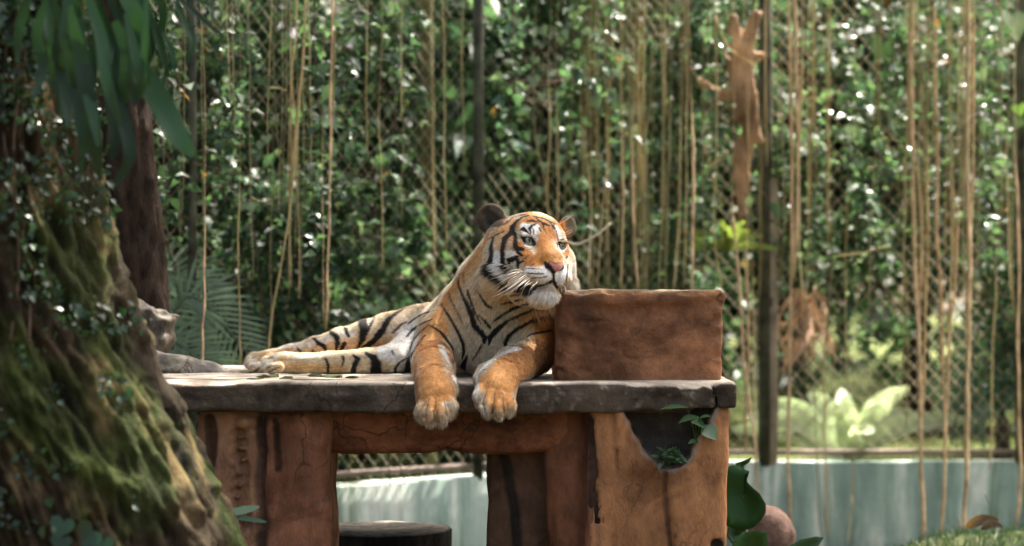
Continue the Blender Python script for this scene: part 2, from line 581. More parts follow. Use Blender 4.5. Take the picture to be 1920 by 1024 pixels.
def groove(f, pts, r, d0, k=.012, dd=0.0):
    """a crack along front-face pixels (at depth d0)"""
    q = spline([P(a, b_, d0) for a, b_ in pts], 14)
    q[:, 0] += .006 * fbm(q[:, 2] * 30, q[:, 0] * 0, q[:, 0] * 0 + len(pts), 2)
    for i in range(13):
        fn, lo, hi = cone_fn(q[i], q[i + 1], r, r); f.put(fn, lo, hi, k, 'sub')
    return q


def near_path(v, q, r):
    d = np.full(len(v), 9.0)
    for i in range(len(q) - 1):
        ba = q[i + 1] - q[i]; t = np.clip(((v - q[i]) @ ba) / (ba @ ba), 0, 1)
        d = np.minimum(d, np.linalg.norm(v - q[i] - t[:, None] * ba, axis=1))
    return smoothstep(r * 1.6, r * .6, d)


# left pillar: a weathered post face and a fatter log beside it
f = Field((-1.16, 8.0, 0.0), (-.55, 8.62, 1.06), .0095)


def lp_fn(x, y, z):
    X, Y, Z = np.broadcast_arrays(x, y, z)
    wob = .010 * fbm(X * 0 + 3, Y * 0, Z * 7, 3)
    a = box_fn((X8(360), 8.085, -.2), (X8(487), 8.58, 1.05), .035)(X + wob, Y, Z)
    b_ = box_fn((X8(480), 8.075, -.2), (X8(613) + .002, 8.56, 1.05), .055)(X + wob * .8, Y, Z)
    d = smin(a, b_, .012)
    d = d + .010 * fbm(X * 26, Y * 26, Z * 3.5, 3) + .012 * fbm(X * 8, Y * 8, Z * 6, 3)
    return d


f.put(lp_fn, (-1.2, 7.9, -.1), (-.5, 8.7, 1.1))
g1 = groove(f, [(490, 785), (492, 850), (487, 910), (492, 980), (490, 1060)], .012, 8.085)
g2 = groove(f, [(393, 785), (395, 840), (388, 900)], .014, 8.09)
g3 = groove(f, [(452, 800), (448, 850), (458, 890), (452, 930), (462, 985)], .011, 8.09, .02)
g4 = groove(f, [(517, 790), (519, 840), (522, 880)], .006, 8.08)
for s_ in range(26):
    py = 800 + s_ * 7.3; c = P(450 + 9 * math.sin(s_ * 2.1) + random.uniform(-7, 7), py, 8.088)
    fn, lo, hi = ell_fn(c, I3 if 'I3' in globals() else np.eye(3), (random.uniform(.008, .018), .014, random.uniform(.008, .016))); f.put(fn, lo, hi, .012, 'sub' if s_ % 3 else 'add')
fn, lo, hi = ell_fn(P(462, 792, 8.075), np.eye(3), (.034, .022, .022)); f.put(fn, lo, hi, .012)
v, q = f.mesh()
nz = fbm(v[:, 0] * 9, v[:, 1] * 9, v[:, 2] * 4, 4)
t = smoothstep(X8(478), X8(500), v[:, 0])[:, None]
col = (np.array([.35, .195, .115]) * (1 - t) + np.array([.33, .15, .082]) * t) * (1 + .6 * nz[:, None])
for gq, r in ((g1, .017), (g2, .018), (g4, .010)):
    w = near_path(v, gq, r)[:, None] * .9; col = col * (1 - w) + np.array([.030, .026, .022]) * w
w = near_path(v, g3, .016)[:, None] * .5; col = col * (1 - w) + np.array([.09, .05, .035]) * w
lime = smoothstep(.25, .36, fbm(v[:, 0] * 30, v[:, 1] * 30, v[:, 2] * 30, 2))[:, None] * .18; col = col * (1 - lime) + np.array([.3, .27, .22]) * lime
me = np_mesh('pillar', v, q); set_color(me, np.clip(col, .01, 1)); link_mesh('pillar', me, woodg, platform)

# beam between the pillars: a rough red log
f = Field((-.70, 8.06, .82), (.24, 8.45, 1.05), .0085)
bl_ = spline([P(590, 812, 8.22), P(700, 815, 8.22), P(850, 812, 8.22), P(960, 815, 8.21), P(1052, 816, 8.20)], 12)


def beam_fn(x, y, z):
    X, Y, Z = np.broadcast_arrays(x, y, z)
    d = np.full(X.shape, 1.0, np.float32)
    for i in range(11):
        d = np.minimum(d, cone_fn(bl_[i], bl_[i + 1], .064, .064)[0](X, Y, Z))
    d = np.maximum(d, Z - 1.037)
    top = box_fn((-.68, 8.14, .95), (.20, 8.40, 1.045), .02)(X, Y, Z)
    d = smin(d, top, .02)
    return d + .016 * fbm(X * 9, Y * 16, Z * 20, 4)


f.put(beam_fn, (-.8, 8, .8), (.3, 8.5, 1.1))
v, q = f.mesh(); nz = fbm(v[:, 0] * 8, v[:, 1] * 14, v[:, 2] * 14, 4)
col = np.array([.28, .12, .064])[None] * (1 + .8 * nz[:, None])
me = np_mesh('beam', v, q); set_color(me, np.clip(col, .01, 1)); link_mesh('beam', me, conc, platform)

# right pillar: recessed board, red log, broad post face with a broken hollow
POLY = np.array([[1158, 755], [1176, 785], [1188, 815], [1205, 840], [1226, 858], [1240, 878], [1262, 880], [1285, 866], [1292, 846], [1318, 815], [1334, 795], [1348, 755]], float)
PXZ = np.stack([X8(POLY[:, 0]) * 8.04 / 8, CAM_Z + (Z8(POLY[:, 1]) - CAM_Z) * 8.04 / 8], 1)


def poly_sd(X, Z, PXZ=None):
    PXZ = globals()['PXZ'] if PXZ is None else PXZ
    d = np.full(X.shape, 9.0); inside = np.zeros(X.shape, bool)
    n = len(PXZ)
    for i in range(n):
        a = PXZ[i]; b_ = PXZ[(i + 1) % n]; e_ = b_ - a
        t = np.clip(((X - a[0]) * e_[0] + (Z - a[1]) * e_[1]) / (e_ @ e_), 0, 1)
        d = np.minimum(d, np.hypot(X - a[0] - t * e_[0], Z - a[1] - t * e_[1]))
        c = ((a[1] > Z) != (b_[1] > Z)) & (X < (b_[0] - a[0]) * (Z - a[1]) / (b_[1] - a[1] + 1e-12) + a[0])
        inside ^= c
    return np.where(inside, -d, d)


f = Field((-.12, 7.97, 0.0), (.77, 8.66, 1.07), .0085)


def rp_fn(x, y, z):
    X, Y, Z = np.broadcast_arrays(x, y, z)
    wob = .008 * fbm(X * 0 + 9, Y * 0, Z * 6, 3)
    panel = box_fn((X8(915) * 8.3 / 8, 8.30, -.2), (X8(1070), 8.60, 1.05), .02)(X + wob, Y, Z)
    log = np.sqrt((X - X8(1068) - wob - .03 * smoothstep(.9, .4, Z)) ** 2 + (Y - 8.22) ** 2) - .088
    face = box_fn((X8(1104), 8.035, -.2), (X8(1363) * 8.04 / 8, 8.58, 1.06), .030)(X + wob * .6 + .010 * smoothstep(.9, .6, Z), Y, Z)
    # the face swells towards its far edge, with a crease below the hollow
    cr = X8(1246) + .015 * smoothstep(.75, .55, Z)
    face = face + .014 * smoothstep(cr + .004, cr - .012, X) * smoothstep(X8(1120), X8(1180), X) * smoothstep(.86, .80, Z) - .008 * smoothstep(cr, cr + .03, X)
    rib = cone_fn(P(1162, 775, 8.032), P(1160, 832, 8.038), .022, .010)[0](X, Y, Z)
    d = smin(smin(panel, log, .01), smin(face, rib, .012), .008)
    d = d + .006 * fbm(X * 24, Y * 24, Z * 3.2, 3) + .012 * fbm(X * 6, Y * 6, Z * 5, 3)
    return d


f.put(rp_fn, (-.2, 7.9, -.1), (.8, 8.7, 1.1))


def hollow_fn(x, y, z):
    X, Y, Z = np.broadcast_arrays(x, y, z)
    p = poly_sd(X[:, :1, :], Z[:, :1, :]) + .020 * fbm(X[:, :1, :] * 20, Y[:, :1, :] * 0, Z[:, :1, :] * 20, 4)
    back = 8.105 + .02 * fbm(X * 14, Y * 0, Z * 14, 3) - .035 * smoothstep(.95, .87, Z)
    return np.maximum(p + 0 * Y, np.maximum(Y - back, 7.9 - Y))


f.put(hollow_fn, (X8(1150), 7.9, Z8(890)), (X8(1356), 8.2, 1.07), .006, 'sub')
h1 = groove(f, [(1106, 790), (1112, 850), (1110, 920), (1118, 970), (1122, 1060)], .016, 8.06)
h2 = groove(f, [(946, 850), (957, 910), (966, 970), (972, 1060)], .010, 8.305)
h3 = groove(f, [(1031, 855), (1036, 900), (1038, 960), (1042, 1060)], .006, 8.30)
h4 = groove(f, [(1158, 845), (1157, 900), (1154, 960), (1150, 1060)], .004, 8.035)
h5 = groove(f, [(1245, 885), (1246, 930), (1251, 985), (1262, 1060)], .006, 8.035)
fn, lo, hi = ell_fn(P(1344, 1022, 8.03), np.eye(3), (.022, .03, .022)); f.put(fn, lo, hi, .006, 'sub')
v, q = f.mesh(); nz = fbm(v[:, 0] * 8, v[:, 1] * 8, v[:, 2] * 5, 4)
t = smoothstep(X8(1100), X8(1116), v[:, 0])[:, None]; t2 = smoothstep(X8(1020), X8(1036), v[:, 0])[:, None]
col = (np.array([.165, .098, .062]) * (1 - t2) + np.array([.24, .105, .056]) * t2 * (1 - t) + np.array([.42, .205, .090]) * t * t2) * (1 + .5 * nz[:, None])
col = np.where((t2 * (1 - t) > .5), np.array([.24, .105, .056]) * (1 + .6 * nz[:, None]), col)
for gq, r, c in ((h1, .022, (.030, .032, .034)), (h2, .016, (.028, .030, .030)), (h3, .008, (.22, .15, .09)), (h4, .006, (.10, .055, .03)), (h5, .008, (.08, .045, .028))):
    w = near_path(v, gq, r)[:, None] * .85; col = col * (1 - w) + np.array(c) * w
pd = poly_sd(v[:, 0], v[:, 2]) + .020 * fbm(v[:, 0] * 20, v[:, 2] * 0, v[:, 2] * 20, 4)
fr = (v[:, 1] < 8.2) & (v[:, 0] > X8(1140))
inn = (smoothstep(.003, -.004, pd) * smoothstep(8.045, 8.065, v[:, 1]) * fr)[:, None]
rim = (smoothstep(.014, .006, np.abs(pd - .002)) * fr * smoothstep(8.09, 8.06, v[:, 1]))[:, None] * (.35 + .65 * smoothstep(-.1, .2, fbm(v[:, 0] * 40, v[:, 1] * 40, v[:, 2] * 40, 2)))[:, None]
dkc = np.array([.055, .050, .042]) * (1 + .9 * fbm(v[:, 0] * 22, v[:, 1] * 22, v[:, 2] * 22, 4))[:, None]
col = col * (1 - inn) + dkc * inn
col = col * (1 - rim) + np.array([.34, .31, .26]) * rim
w = smoothstep(.030, .022, np.linalg.norm(v - P(1344, 1022, 8.05), axis=1))[:, None]; col = col * (1 - w) + np.array([.06, .055, .045]) * w
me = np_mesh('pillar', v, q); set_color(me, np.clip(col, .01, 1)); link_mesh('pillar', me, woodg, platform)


# ---------------------------------------------------------------- loose wood, stump, boulder
bark_mat = vcol_mat('bark', .92, .12, 22, .65, 1.0, 40, sc=(1, 1, .45), bdist=.025)
# log round (stump) seen through the gap under the platform
def stump(c, R, h, name, label, cat):
    th = np.linspace(0, 2 * np.pi, 72, endpoint=False); rr = R * (1 + .05 * fbm(np.cos(th) * 3, np.sin(th) * 3, th * 0, 3))
    V = []; zs = [0, .2, .4, .6, .8, .93, .985, 1.0]
    for zf in zs:
        bark = 1 + .035 * fbm(np.cos(th) * 14, np.sin(th) * 14, th * 0 + zf * 2.2, 3) - (.03 if zf == 1.0 else 0)
        V.append(np.stack([c[0] + rr * bark * np.cos(th), c[1] + rr * bark * np.sin(th), np.full(72, c[2] + h * zf) + (.006 * fbm(np.cos(th) * 3, np.sin(th) * 3, th * 0, 2) if zf > .97 else 0)], 1))
    for rf in (.75, .45, .15):
        V.append(np.stack([c[0] + rr * rf * np.cos(th), c[1] + rr * rf * np.sin(th), np.full(72, c[2] + h - .004 + .008 * rf) + .006 * fbm(np.cos(th) * 6 * rf, np.sin(th) * 6 * rf, th * 0, 2)], 1))
    V.append(np.stack([c[0] + .002 * np.cos(th), c[1] + .002 * np.sin(th), np.full(72, c[2] + h - .004)], 1))
    nr = len(V); V = np.concatenate(V)
    i = np.arange(nr - 1)[:, None]; j = np.arange(72)[None]; j2 = (j + 1) % 72
    Q = np.stack([i * 72 + j, i * 72 + j2, (i + 1) * 72 + j2, (i + 1) * 72 + j], -1).reshape(-1, 4)
    top = (np.arange(len(V)) // 72) >= 7
    nz = fbm(V[:, 0] * 20, V[:, 1] * 20, V[:, 2] * 5, 4)
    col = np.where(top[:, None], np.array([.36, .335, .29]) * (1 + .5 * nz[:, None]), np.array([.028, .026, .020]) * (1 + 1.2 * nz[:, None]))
    me = np_mesh(name, V, Q); set_color(me, np.clip(col, .006, 1))
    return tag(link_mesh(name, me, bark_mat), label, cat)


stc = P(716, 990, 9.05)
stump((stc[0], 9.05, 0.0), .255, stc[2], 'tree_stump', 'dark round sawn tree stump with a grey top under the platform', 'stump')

# grass bank on the far side, rising to the right, and a boulder on it
gx = np.linspace(.35, 5.0, 60); gy = np.linspace(9.0, 11.6, 34)
GX, GY = np.meshgrid(gx, gy, indexing='ij')


def bank_z(X, Y):
    e_ = smoothstep(9.0, 9.5, Y) * smoothstep(11.6, 10.9, Y) * smoothstep(.35, .8, X)
    return e_ * (.225 + .115 * smoothstep(1.62, 2.10, X + .06 * np.sin(Y * 7)) + .03 * smoothstep(1.9, 2.6, X) + .05 * fbm(X * 2.2, Y * 2.2, X * 0, 3)) - .02


GZ = bank_z(GX, GY)
V = np.stack([GX, GY, GZ], -1).reshape(-1, 3)
i = np.arange(59)[:, None]; j = np.arange(33)[None]
Q = np.stack([i * 34 + j, (i + 1) * 34 + j, (i + 1) * 34 + j + 1, i * 34 + j + 1], -1).reshape(-1, 4)
bank_mat, nt, b = new_mat('bank_soil', .95, .1)
n2 = noise_tex(nt, 18, 6, .7)
nt.links.new(ramp(nt, n2, [(.3, (.035, .045, .015)), (.7, (.09, .10, .04))]), b.inputs['Base Color']); bump(nt, b, n2, .8, .03)
tag(link_mesh('grass_bank', np_mesh('grass_bank', V, Q), bank_mat), kind='structure')


def boulder(name, c, rad, seed, col, label, cat):
    f = Field(np.array(c) - np.array(rad) * 1.35, np.array(c) + np.array(rad) * 1.35, max(rad) / 26)
    fn0, lo, hi = ell_fn(c, np.eye(3), rad)
    f.put(lambda x, y, z: fn0(x, y, z) + max(rad) * (.22 * fbm(x * 9 + seed, y * 9 + 0 * x, z * 9 + 0 * x, 3)), lo, hi, margin=.1)
    v, q = f.mesh(); nz = fbm(v[:, 0] * 16 + seed, v[:, 1] * 16, v[:, 2] * 16, 4)
    me = np_mesh(name, v, q); set_color(me, np.clip(np.array(col)[None] * (1 + .7 * nz[:, None]), .01, 1))
    return tag(link_mesh(name, me, conc), label, cat)


bc = P(1446, 996, 9.9)
boulder('boulder', (bc[0], 9.9, bc[2] - .02), (.098, .12, .135), 4, (.23, .14, .105), 'rounded pinkish brown boulder beside the platform under the big leaf', 'boulder')
# ================================================================== the tiger
def m_of(rpx, d): return rpx * d / FPX


tiger = empty('tiger', P(880, 702, 8.5), 'striped orange and white tiger lying on the concrete slab with paws hanging over', 'tiger')
TH = 0.005
TF = Field((-1.10, 7.74, 0.93), (0.26, 9.42, 1.80), TH)
BONES = []                              # (kind, a, b, ra, rb, flow) for the lie of the fur


def bone(pts, k=0.03, flow=None):
    """chain of tapered limbs through (px, py, depth, radius px)"""
    q = [(P(a, b, d), m_of(r, d)) for a, b, d, r in pts]
    for (a, ra), (b, rb) in zip(q[:-1], q[1:]):
        fn, lo, hi = cone_fn(a, b, ra, rb)
        TF.put(fn, lo, hi, k)
        fl = (b - a) if flow is None else np.asarray(flow, float)
        BONES.append((a, b, ra, rb, fl / max(np.linalg.norm(fl), 1e-9)))


def blob(c, axes, rad, k=0.02, op='add', flow=(0, 0, -1)):
    fn, lo, hi = ell_fn(c, axes, rad)
    TF.put(fn, lo, hi, k, op)
    if op == 'add':
        fl = np.asarray(flow, float)
        BONES.append((np.asarray(c, float), np.asarray(c, float) + 1e-4, float(np.min(rad)), float(np.min(rad)), fl / np.linalg.norm(fl)))


I3 = np.eye(3)
# torso
bone([(945, 622, 8.56, 78), (880, 622, 8.74, 78), (805, 634, 8.98, 58), (745, 640, 9.06, 56)], 0.05)
bone([(905, 575, 8.62, 48), (868, 592, 8.80, 44)], 0.06)          # withers
bone([(905, 655, 8.50, 52), (950, 660, 8.48, 50)], 0.05, (0, 0, -1))          # chest between the arms
# tail lying behind
tl = spline([P(735, 655, 9.2), P(690, 672, 9.32), P(640, 676, 9.36), P(580, 678, 9.30), P(545, 677, 9.16)], 9)
for i in range(8):
    fn, lo, hi = cone_fn(tl[i], tl[i + 1], 0.035, 0.033); TF.put(fn, lo, hi, 0.02)
    BONES.append((tl[i], tl[i + 1], 0.035, 0.033, (tl[i + 1] - tl[i]) / np.linalg.norm(tl[i + 1] - tl[i])))
# neck
bone([(955, 490, 8.44, 58), (938, 540, 8.50, 66), (930, 600, 8.53, 76)], 0.06)
bone([(935, 478, 8.48, 34), (902, 528, 8.56, 38), (876, 578, 8.60, 42)], 0.05)
# hind legs: the one on top, then the one on the slab
bone([(775, 628, 8.98, 53), (728, 627, 8.90, 38), (688, 631, 8.86, 29), (640, 641, 8.85, 24.5), (590, 652, 8.86, 18.5), (545, 663, 8.87, 15), (505, 672, 8.88, 15)], 0.02)
bone([(770, 662, 8.84, 40), (735, 674, 8.74, 27), (690, 678, 8.72, 23.5), (620, 680.5, 8.71, 20.5), (570, 682.5, 8.70, 19), (535, 682, 8.70, 19)], 0.012)
# hind feet
for cx, cy, d in ((490, 678, 8.88), (520, 680, 8.70)):
    bone([(cx + 25, cy, d, 16), (cx + 2, cy, d, 18)], 0.02)
    for j, (ox, oy, od, r) in enumerate(((-12, -8, .03, 10), (-19, -1, .01, 10), (-20, 6, -.02, 10), (-12, 12, -.05, 9.5))):
        bone([(cx + ox + 16, cy + oy * .8, d + od, r), (cx + ox, cy + oy, d + od, r * 1.05)], 0.008)
# forelegs
bone([(862, 585, 8.58, 46), (826, 640, 8.50, 43), (812, 668, 8.44, 38.5)], 0.05)
bone([(812, 670, 8.42, 38), (813, 692, 8.18, 36.5), (817, 724, 7.97, 34), (818, 748, 7.90, 35)], 0.03, (0, -.25, -1))
bone([(985, 590, 8.56, 48), (996, 640, 8.50, 43), (1000, 666, 8.45, 37)], 0.05)
bone([(998, 664, 8.44, 37), (962, 688, 8.22, 35), (934, 712, 8.0, 35), (929, 738, 7.91, 36)], 0.03, (-.35, -.25, -.9))


CLEFTS = []


def paw(toes, palm, dew):
    bone(palm, 0.02)
    for t in toes:
        bone(t, 0.005)
    bone(dew, 0.010)
    for a, b in zip(toes[:-1], toes[1:]):                  # the clefts between the toes
        g = [P((a[i][0] + b[i][0]) / 2 + (0, 0, 0)[i], (a[i][1] + b[i][1]) / 2 - (10, 0, -6)[i], min(a[i][2], b[i][2]) - (.052, .030, .020)[i] * .62) for i in range(3)]
        for i in range(2):
            fn, lo, hi = cone_fn(g[i], g[i + 1], .0045 + .001 * i, .0055 + .001 * i); TF.put(fn, lo, hi, 0.010, 'sub')
        CLEFTS.append([((a[i][0] + b[i][0]) / 2, (a[i][1] + b[i][1]) / 2 - (6, 0, -2)[i]) for i in range(3)])


# toes fan out and hang: (px, py, depth, r)
paw([[(799, 752, 7.87, 14), (792, 770, 7.835, 13.5), (792, 780, 7.85, 12.5)],
     [(810, 757, 7.84, 14), (806, 777, 7.80, 14.5), (807, 787, 7.82, 12.5)],
     [(825, 757, 7.84, 14), (827, 776, 7.80, 14.5), (827, 787, 7.82, 12.5)],
     [(838, 750, 7.87, 14), (845, 762, 7.83, 13.5), (843, 774, 7.845, 12)]],
    [(818, 735, 7.93, 35), (818, 757, 7.885, 33)],
    [(845, 716, 7.95, 13), (851, 731, 7.93, 8), (854, 737, 7.93, 5)])
paw([[(906, 730, 7.88, 14), (900, 744, 7.84, 13.5), (903, 757, 7.85, 12)],
     [(921, 742, 7.84, 14), (913, 763, 7.80, 14), (915, 772, 7.82, 12)],
     [(936, 745, 7.84, 14), (934, 766, 7.80, 14), (935, 774, 7.82, 12)],
     [(949, 740, 7.87, 14), (954, 760, 7.835, 13.5), (955, 769, 7.85, 11.5)]],
    [(930, 722, 7.94, 35), (929, 745, 7.885, 33)],
    [(907, 694, 7.99, 13), (896, 708, 7.96, 8), (892, 716, 7.96, 5)])

# head: its own frame at the point between the eyes
YAW, PIT, ROL = math.radians(26), math.radians(3), math.radians(9)
_r = np.array([math.cos(YAW), math.sin(YAW), 0.0]); _f = np.array([math.sin(YAW), -math.cos(YAW), 0.0]); _u = np.array([0, 0, 1.0])
_f, _u = _f * math.cos(PIT) + _u * math.sin(PIT), _u * math.cos(PIT) - _f * math.sin(PIT)
_r, _u = _r * math.cos(ROL) - _u * math.sin(ROL), _u * math.cos(ROL) + _r * math.sin(ROL)
HO = P(1021, 456.5, 8.20)
HA = np.stack([_r, _u, _f])


HS = 1.045                              # overall size of the head


def H(r, u, f): return HO + HS * (r * _r + u * _u + f * _f)


def hblob(c, rad, k=0.02, op='add', flow=None, axes=None):
    fl = (np.array([c[0] * 2.0, c[1] * 0.8 + 0.06, -0.2]) if flow is None else np.array(flow))
    blob(H(*c), HA if axes is None else axes, np.asarray(rad) * HS, k, op, fl[0] * _r + fl[1] * _u + fl[2] * _f)


def hcone(a, b, ra, rb, k=0.02, flow=(0, .3, -1)):
    A, B = H(*a), H(*b)
    ra *= HS; rb *= HS
    fn, lo, hi = cone_fn(A, B, ra, rb); TF.put(fn, lo, hi, k)
    fl = flow[0] * _r + flow[1] * _u + flow[2] * _f
    BONES.append((A, B, ra, rb, fl / np.linalg.norm(fl)))


hblob((0, .012, -.125), (.108, .094, .125), 0.03, flow=(0, .25, -1))                 # cranium
hblob((0, .040, -.060), (.088, .058, .060), 0.03, flow=(0, .7, -.7))                 # forehead
for s in (-1, 1):
    hblob((s * .050, .026, -.030), (.034, .020, .030), 0.025, flow=(s * .5, .8, -.4))   # brow
    hblob((s * .080, -.048, -.045), (.052, .060, .062), 0.03, flow=(s * .8, -.2, -.7))  # cheekbone
    hblob((s * .108, -.095, -.085), (.056, .090, .060), 0.03, flow=(s * .8, -.6, -.3))  # ruff
    hblob((s * .105 - .014 * (s > 0), -.020, -.115), (.048 - .010 * (s > 0), .085 - .02 * (s > 0), .070), 0.03, flow=(s * .8, -.3, -.5))
for s in (-1, 1):
    hcone((s * .013, .014, -.034), (s * .011, -.060, .072), .036, .029, 0.025, (s * .15, .5, -1))             # bridge of the nose
for s in (-1, 1):
    hblob((s * .037, -.112, .050), (.046, .036, .052), 0.016, flow=(s * 1.0, -.15, -.6))   # whisker pads
    hblob((s * .052, -.075, .010), (.040, .040, .055), 0.03, flow=(s * .8, -.1, -.8))
hblob((0, -.080, .094), (.033, .020, .024), 0.010, flow=(0, 1, -.3))                 # nose pad
hblob((0, -.108, .082), (.015, .026, .020), 0.012)                                   # septum below it
hblob((0, -.164, .040), (.046, .040, .046), 0.015, flow=(0, -1, .1))                 # chin
hcone((0, -.150, .010), (0, -.125, -.09), .050, .078, 0.03, (0, -.7, -.6))           # lower jaw
# hollows: eye sockets, nostrils, mouth line
for s in (-1, 1):
    hblob((s * .062, .000, .010), (.021, .0135, .024), 0.012, 'sub')
    hblob((s * .060, .0165, -.006), (.026, .0075, .017), 0.008, flow=(s, .4, -.3))      # upper lid
    hblob((s * .062, -.0155, -.008), (.022, .006, .014), 0.008, flow=(s, -.4, -.3))    # lower lid
    hblob((s * .024, -.082, .118), (.010, .0085, .014), 0.006, 'sub')
    mp = spline([H(0, -.142, .100), H(s * .022, -.146, .088), H(s * .048, -.150, .055), H(s * .066, -.156, .012)], 7)
    for i in range(6):
        fn, lo, hi = cone_fn(mp[i], mp[i + 1], .006, .007); TF.put(fn, lo, hi, 0.008, 'sub')
fn, lo, hi = cone_fn(H(0, -.102, .112), H(0, -.142, .108), .0035, .005); TF.put(fn, lo, hi, 0.006, 'sub')


# ears: cupped discs
def ear(c, nrm, up, w, h, fl):
    nrm = np.asarray(nrm, float); nrm /= np.linalg.norm(nrm)
    up = np.asarray(up, float); up -= nrm * (up @ nrm); up /= np.linalg.norm(up)
    sd = np.cross(up, nrm); ax = np.stack([sd, up, nrm])
    blob(c, ax, (w, h, .020), 0.022, 'add', fl)
    blob(c + nrm * .024 + up * .004, ax, (w * .76, h * .80, .023), 0.008, 'sub')


ear_near = H(-.118, .098, -.115)
ear(P(921, 411, 8.315), (0.02, -0.95, 0.12), (-0.16, 0.0, 1.0), .050, .054, (-.15, .05, 1))
ear(P(1064, 425, 8.37), (0.50, -0.70, 0.1), (0.62, 0.0, 1.0), .033, .038, (.4, 0, 1))

tv, tf = TF.mesh()
# keep the largest piece only
par = np.arange(len(tv))
e = np.concatenate([tf[:, [0, 1]], tf[:, [1, 2]], tf[:, [2, 3]], tf[:, [3, 0]]])
lab = np.arange(len(tv))
for _ in range(400):
    m = np.minimum(lab[e[:, 0]], lab[e[:, 1]]); old = lab.copy()
    np.minimum.at(lab, e[:, 0], m); np.minimum.at(lab, e[:, 1], m); lab = lab[lab]
    if (lab == old).all(): break
u, cts = np.unique(lab, return_counts=True); big = lab == u[cts.argmax()]
remap = np.cumsum(big) - 1
tf = remap[tf[big[tf].all(1)]]; tv = tv[big]
# two light smoothing passes
for _ in range(1):
    acc = np.zeros_like(tv); ct = np.zeros(len(tv))
    ee = np.concatenate([tf[:, [0, 1]], tf[:, [1, 2]], tf[:, [2, 3]], tf[:, [3, 0]]])
    for k in range(3): acc[:, k] = np.bincount(ee[:, 0], weights=tv[ee[:, 1], k], minlength=len(tv))
    ct = np.bincount(ee[:, 0], minlength=len(tv))
    tv = tv * 0.55 + 0.45 * acc / np.maximum(ct, 1)[:, None]
# flatten what would sink into the slab
tv[:, 2] = np.where(tv[:, 1] > 7.985, np.maximum(tv[:, 2], SLAB_Z + 0.002), tv[:, 2])
tn = vert_normals(tv, tf)
bvh = BVHTree.FromPolygons(tv.tolist(), tf.tolist())
CAMV = Vector((0, 0, CAM_Z))


def to_skin(px, py):
    d = (PV(px, py, 8.0) - CAMV).normalized()
    h = bvh.ray_cast(CAMV, d, 12.0)
    return None if h[0] is None else np.array(h[0])


ORANGE = (.54, .230, .055); DEEP = (.40, .15, .035); TAN = (.60, .36, .15); CREAM = (.62, .50, .33)
WHITE = (.84, .81, .74); GCREAM = (.58, .50, .36); BLACK = (.010, .009, .008); BROWN = (.13, .065, .025); PINK = (.60, .25, .21)
PAWO = (.64, .325, .105); DARKEAR = (.045, .030, .020)
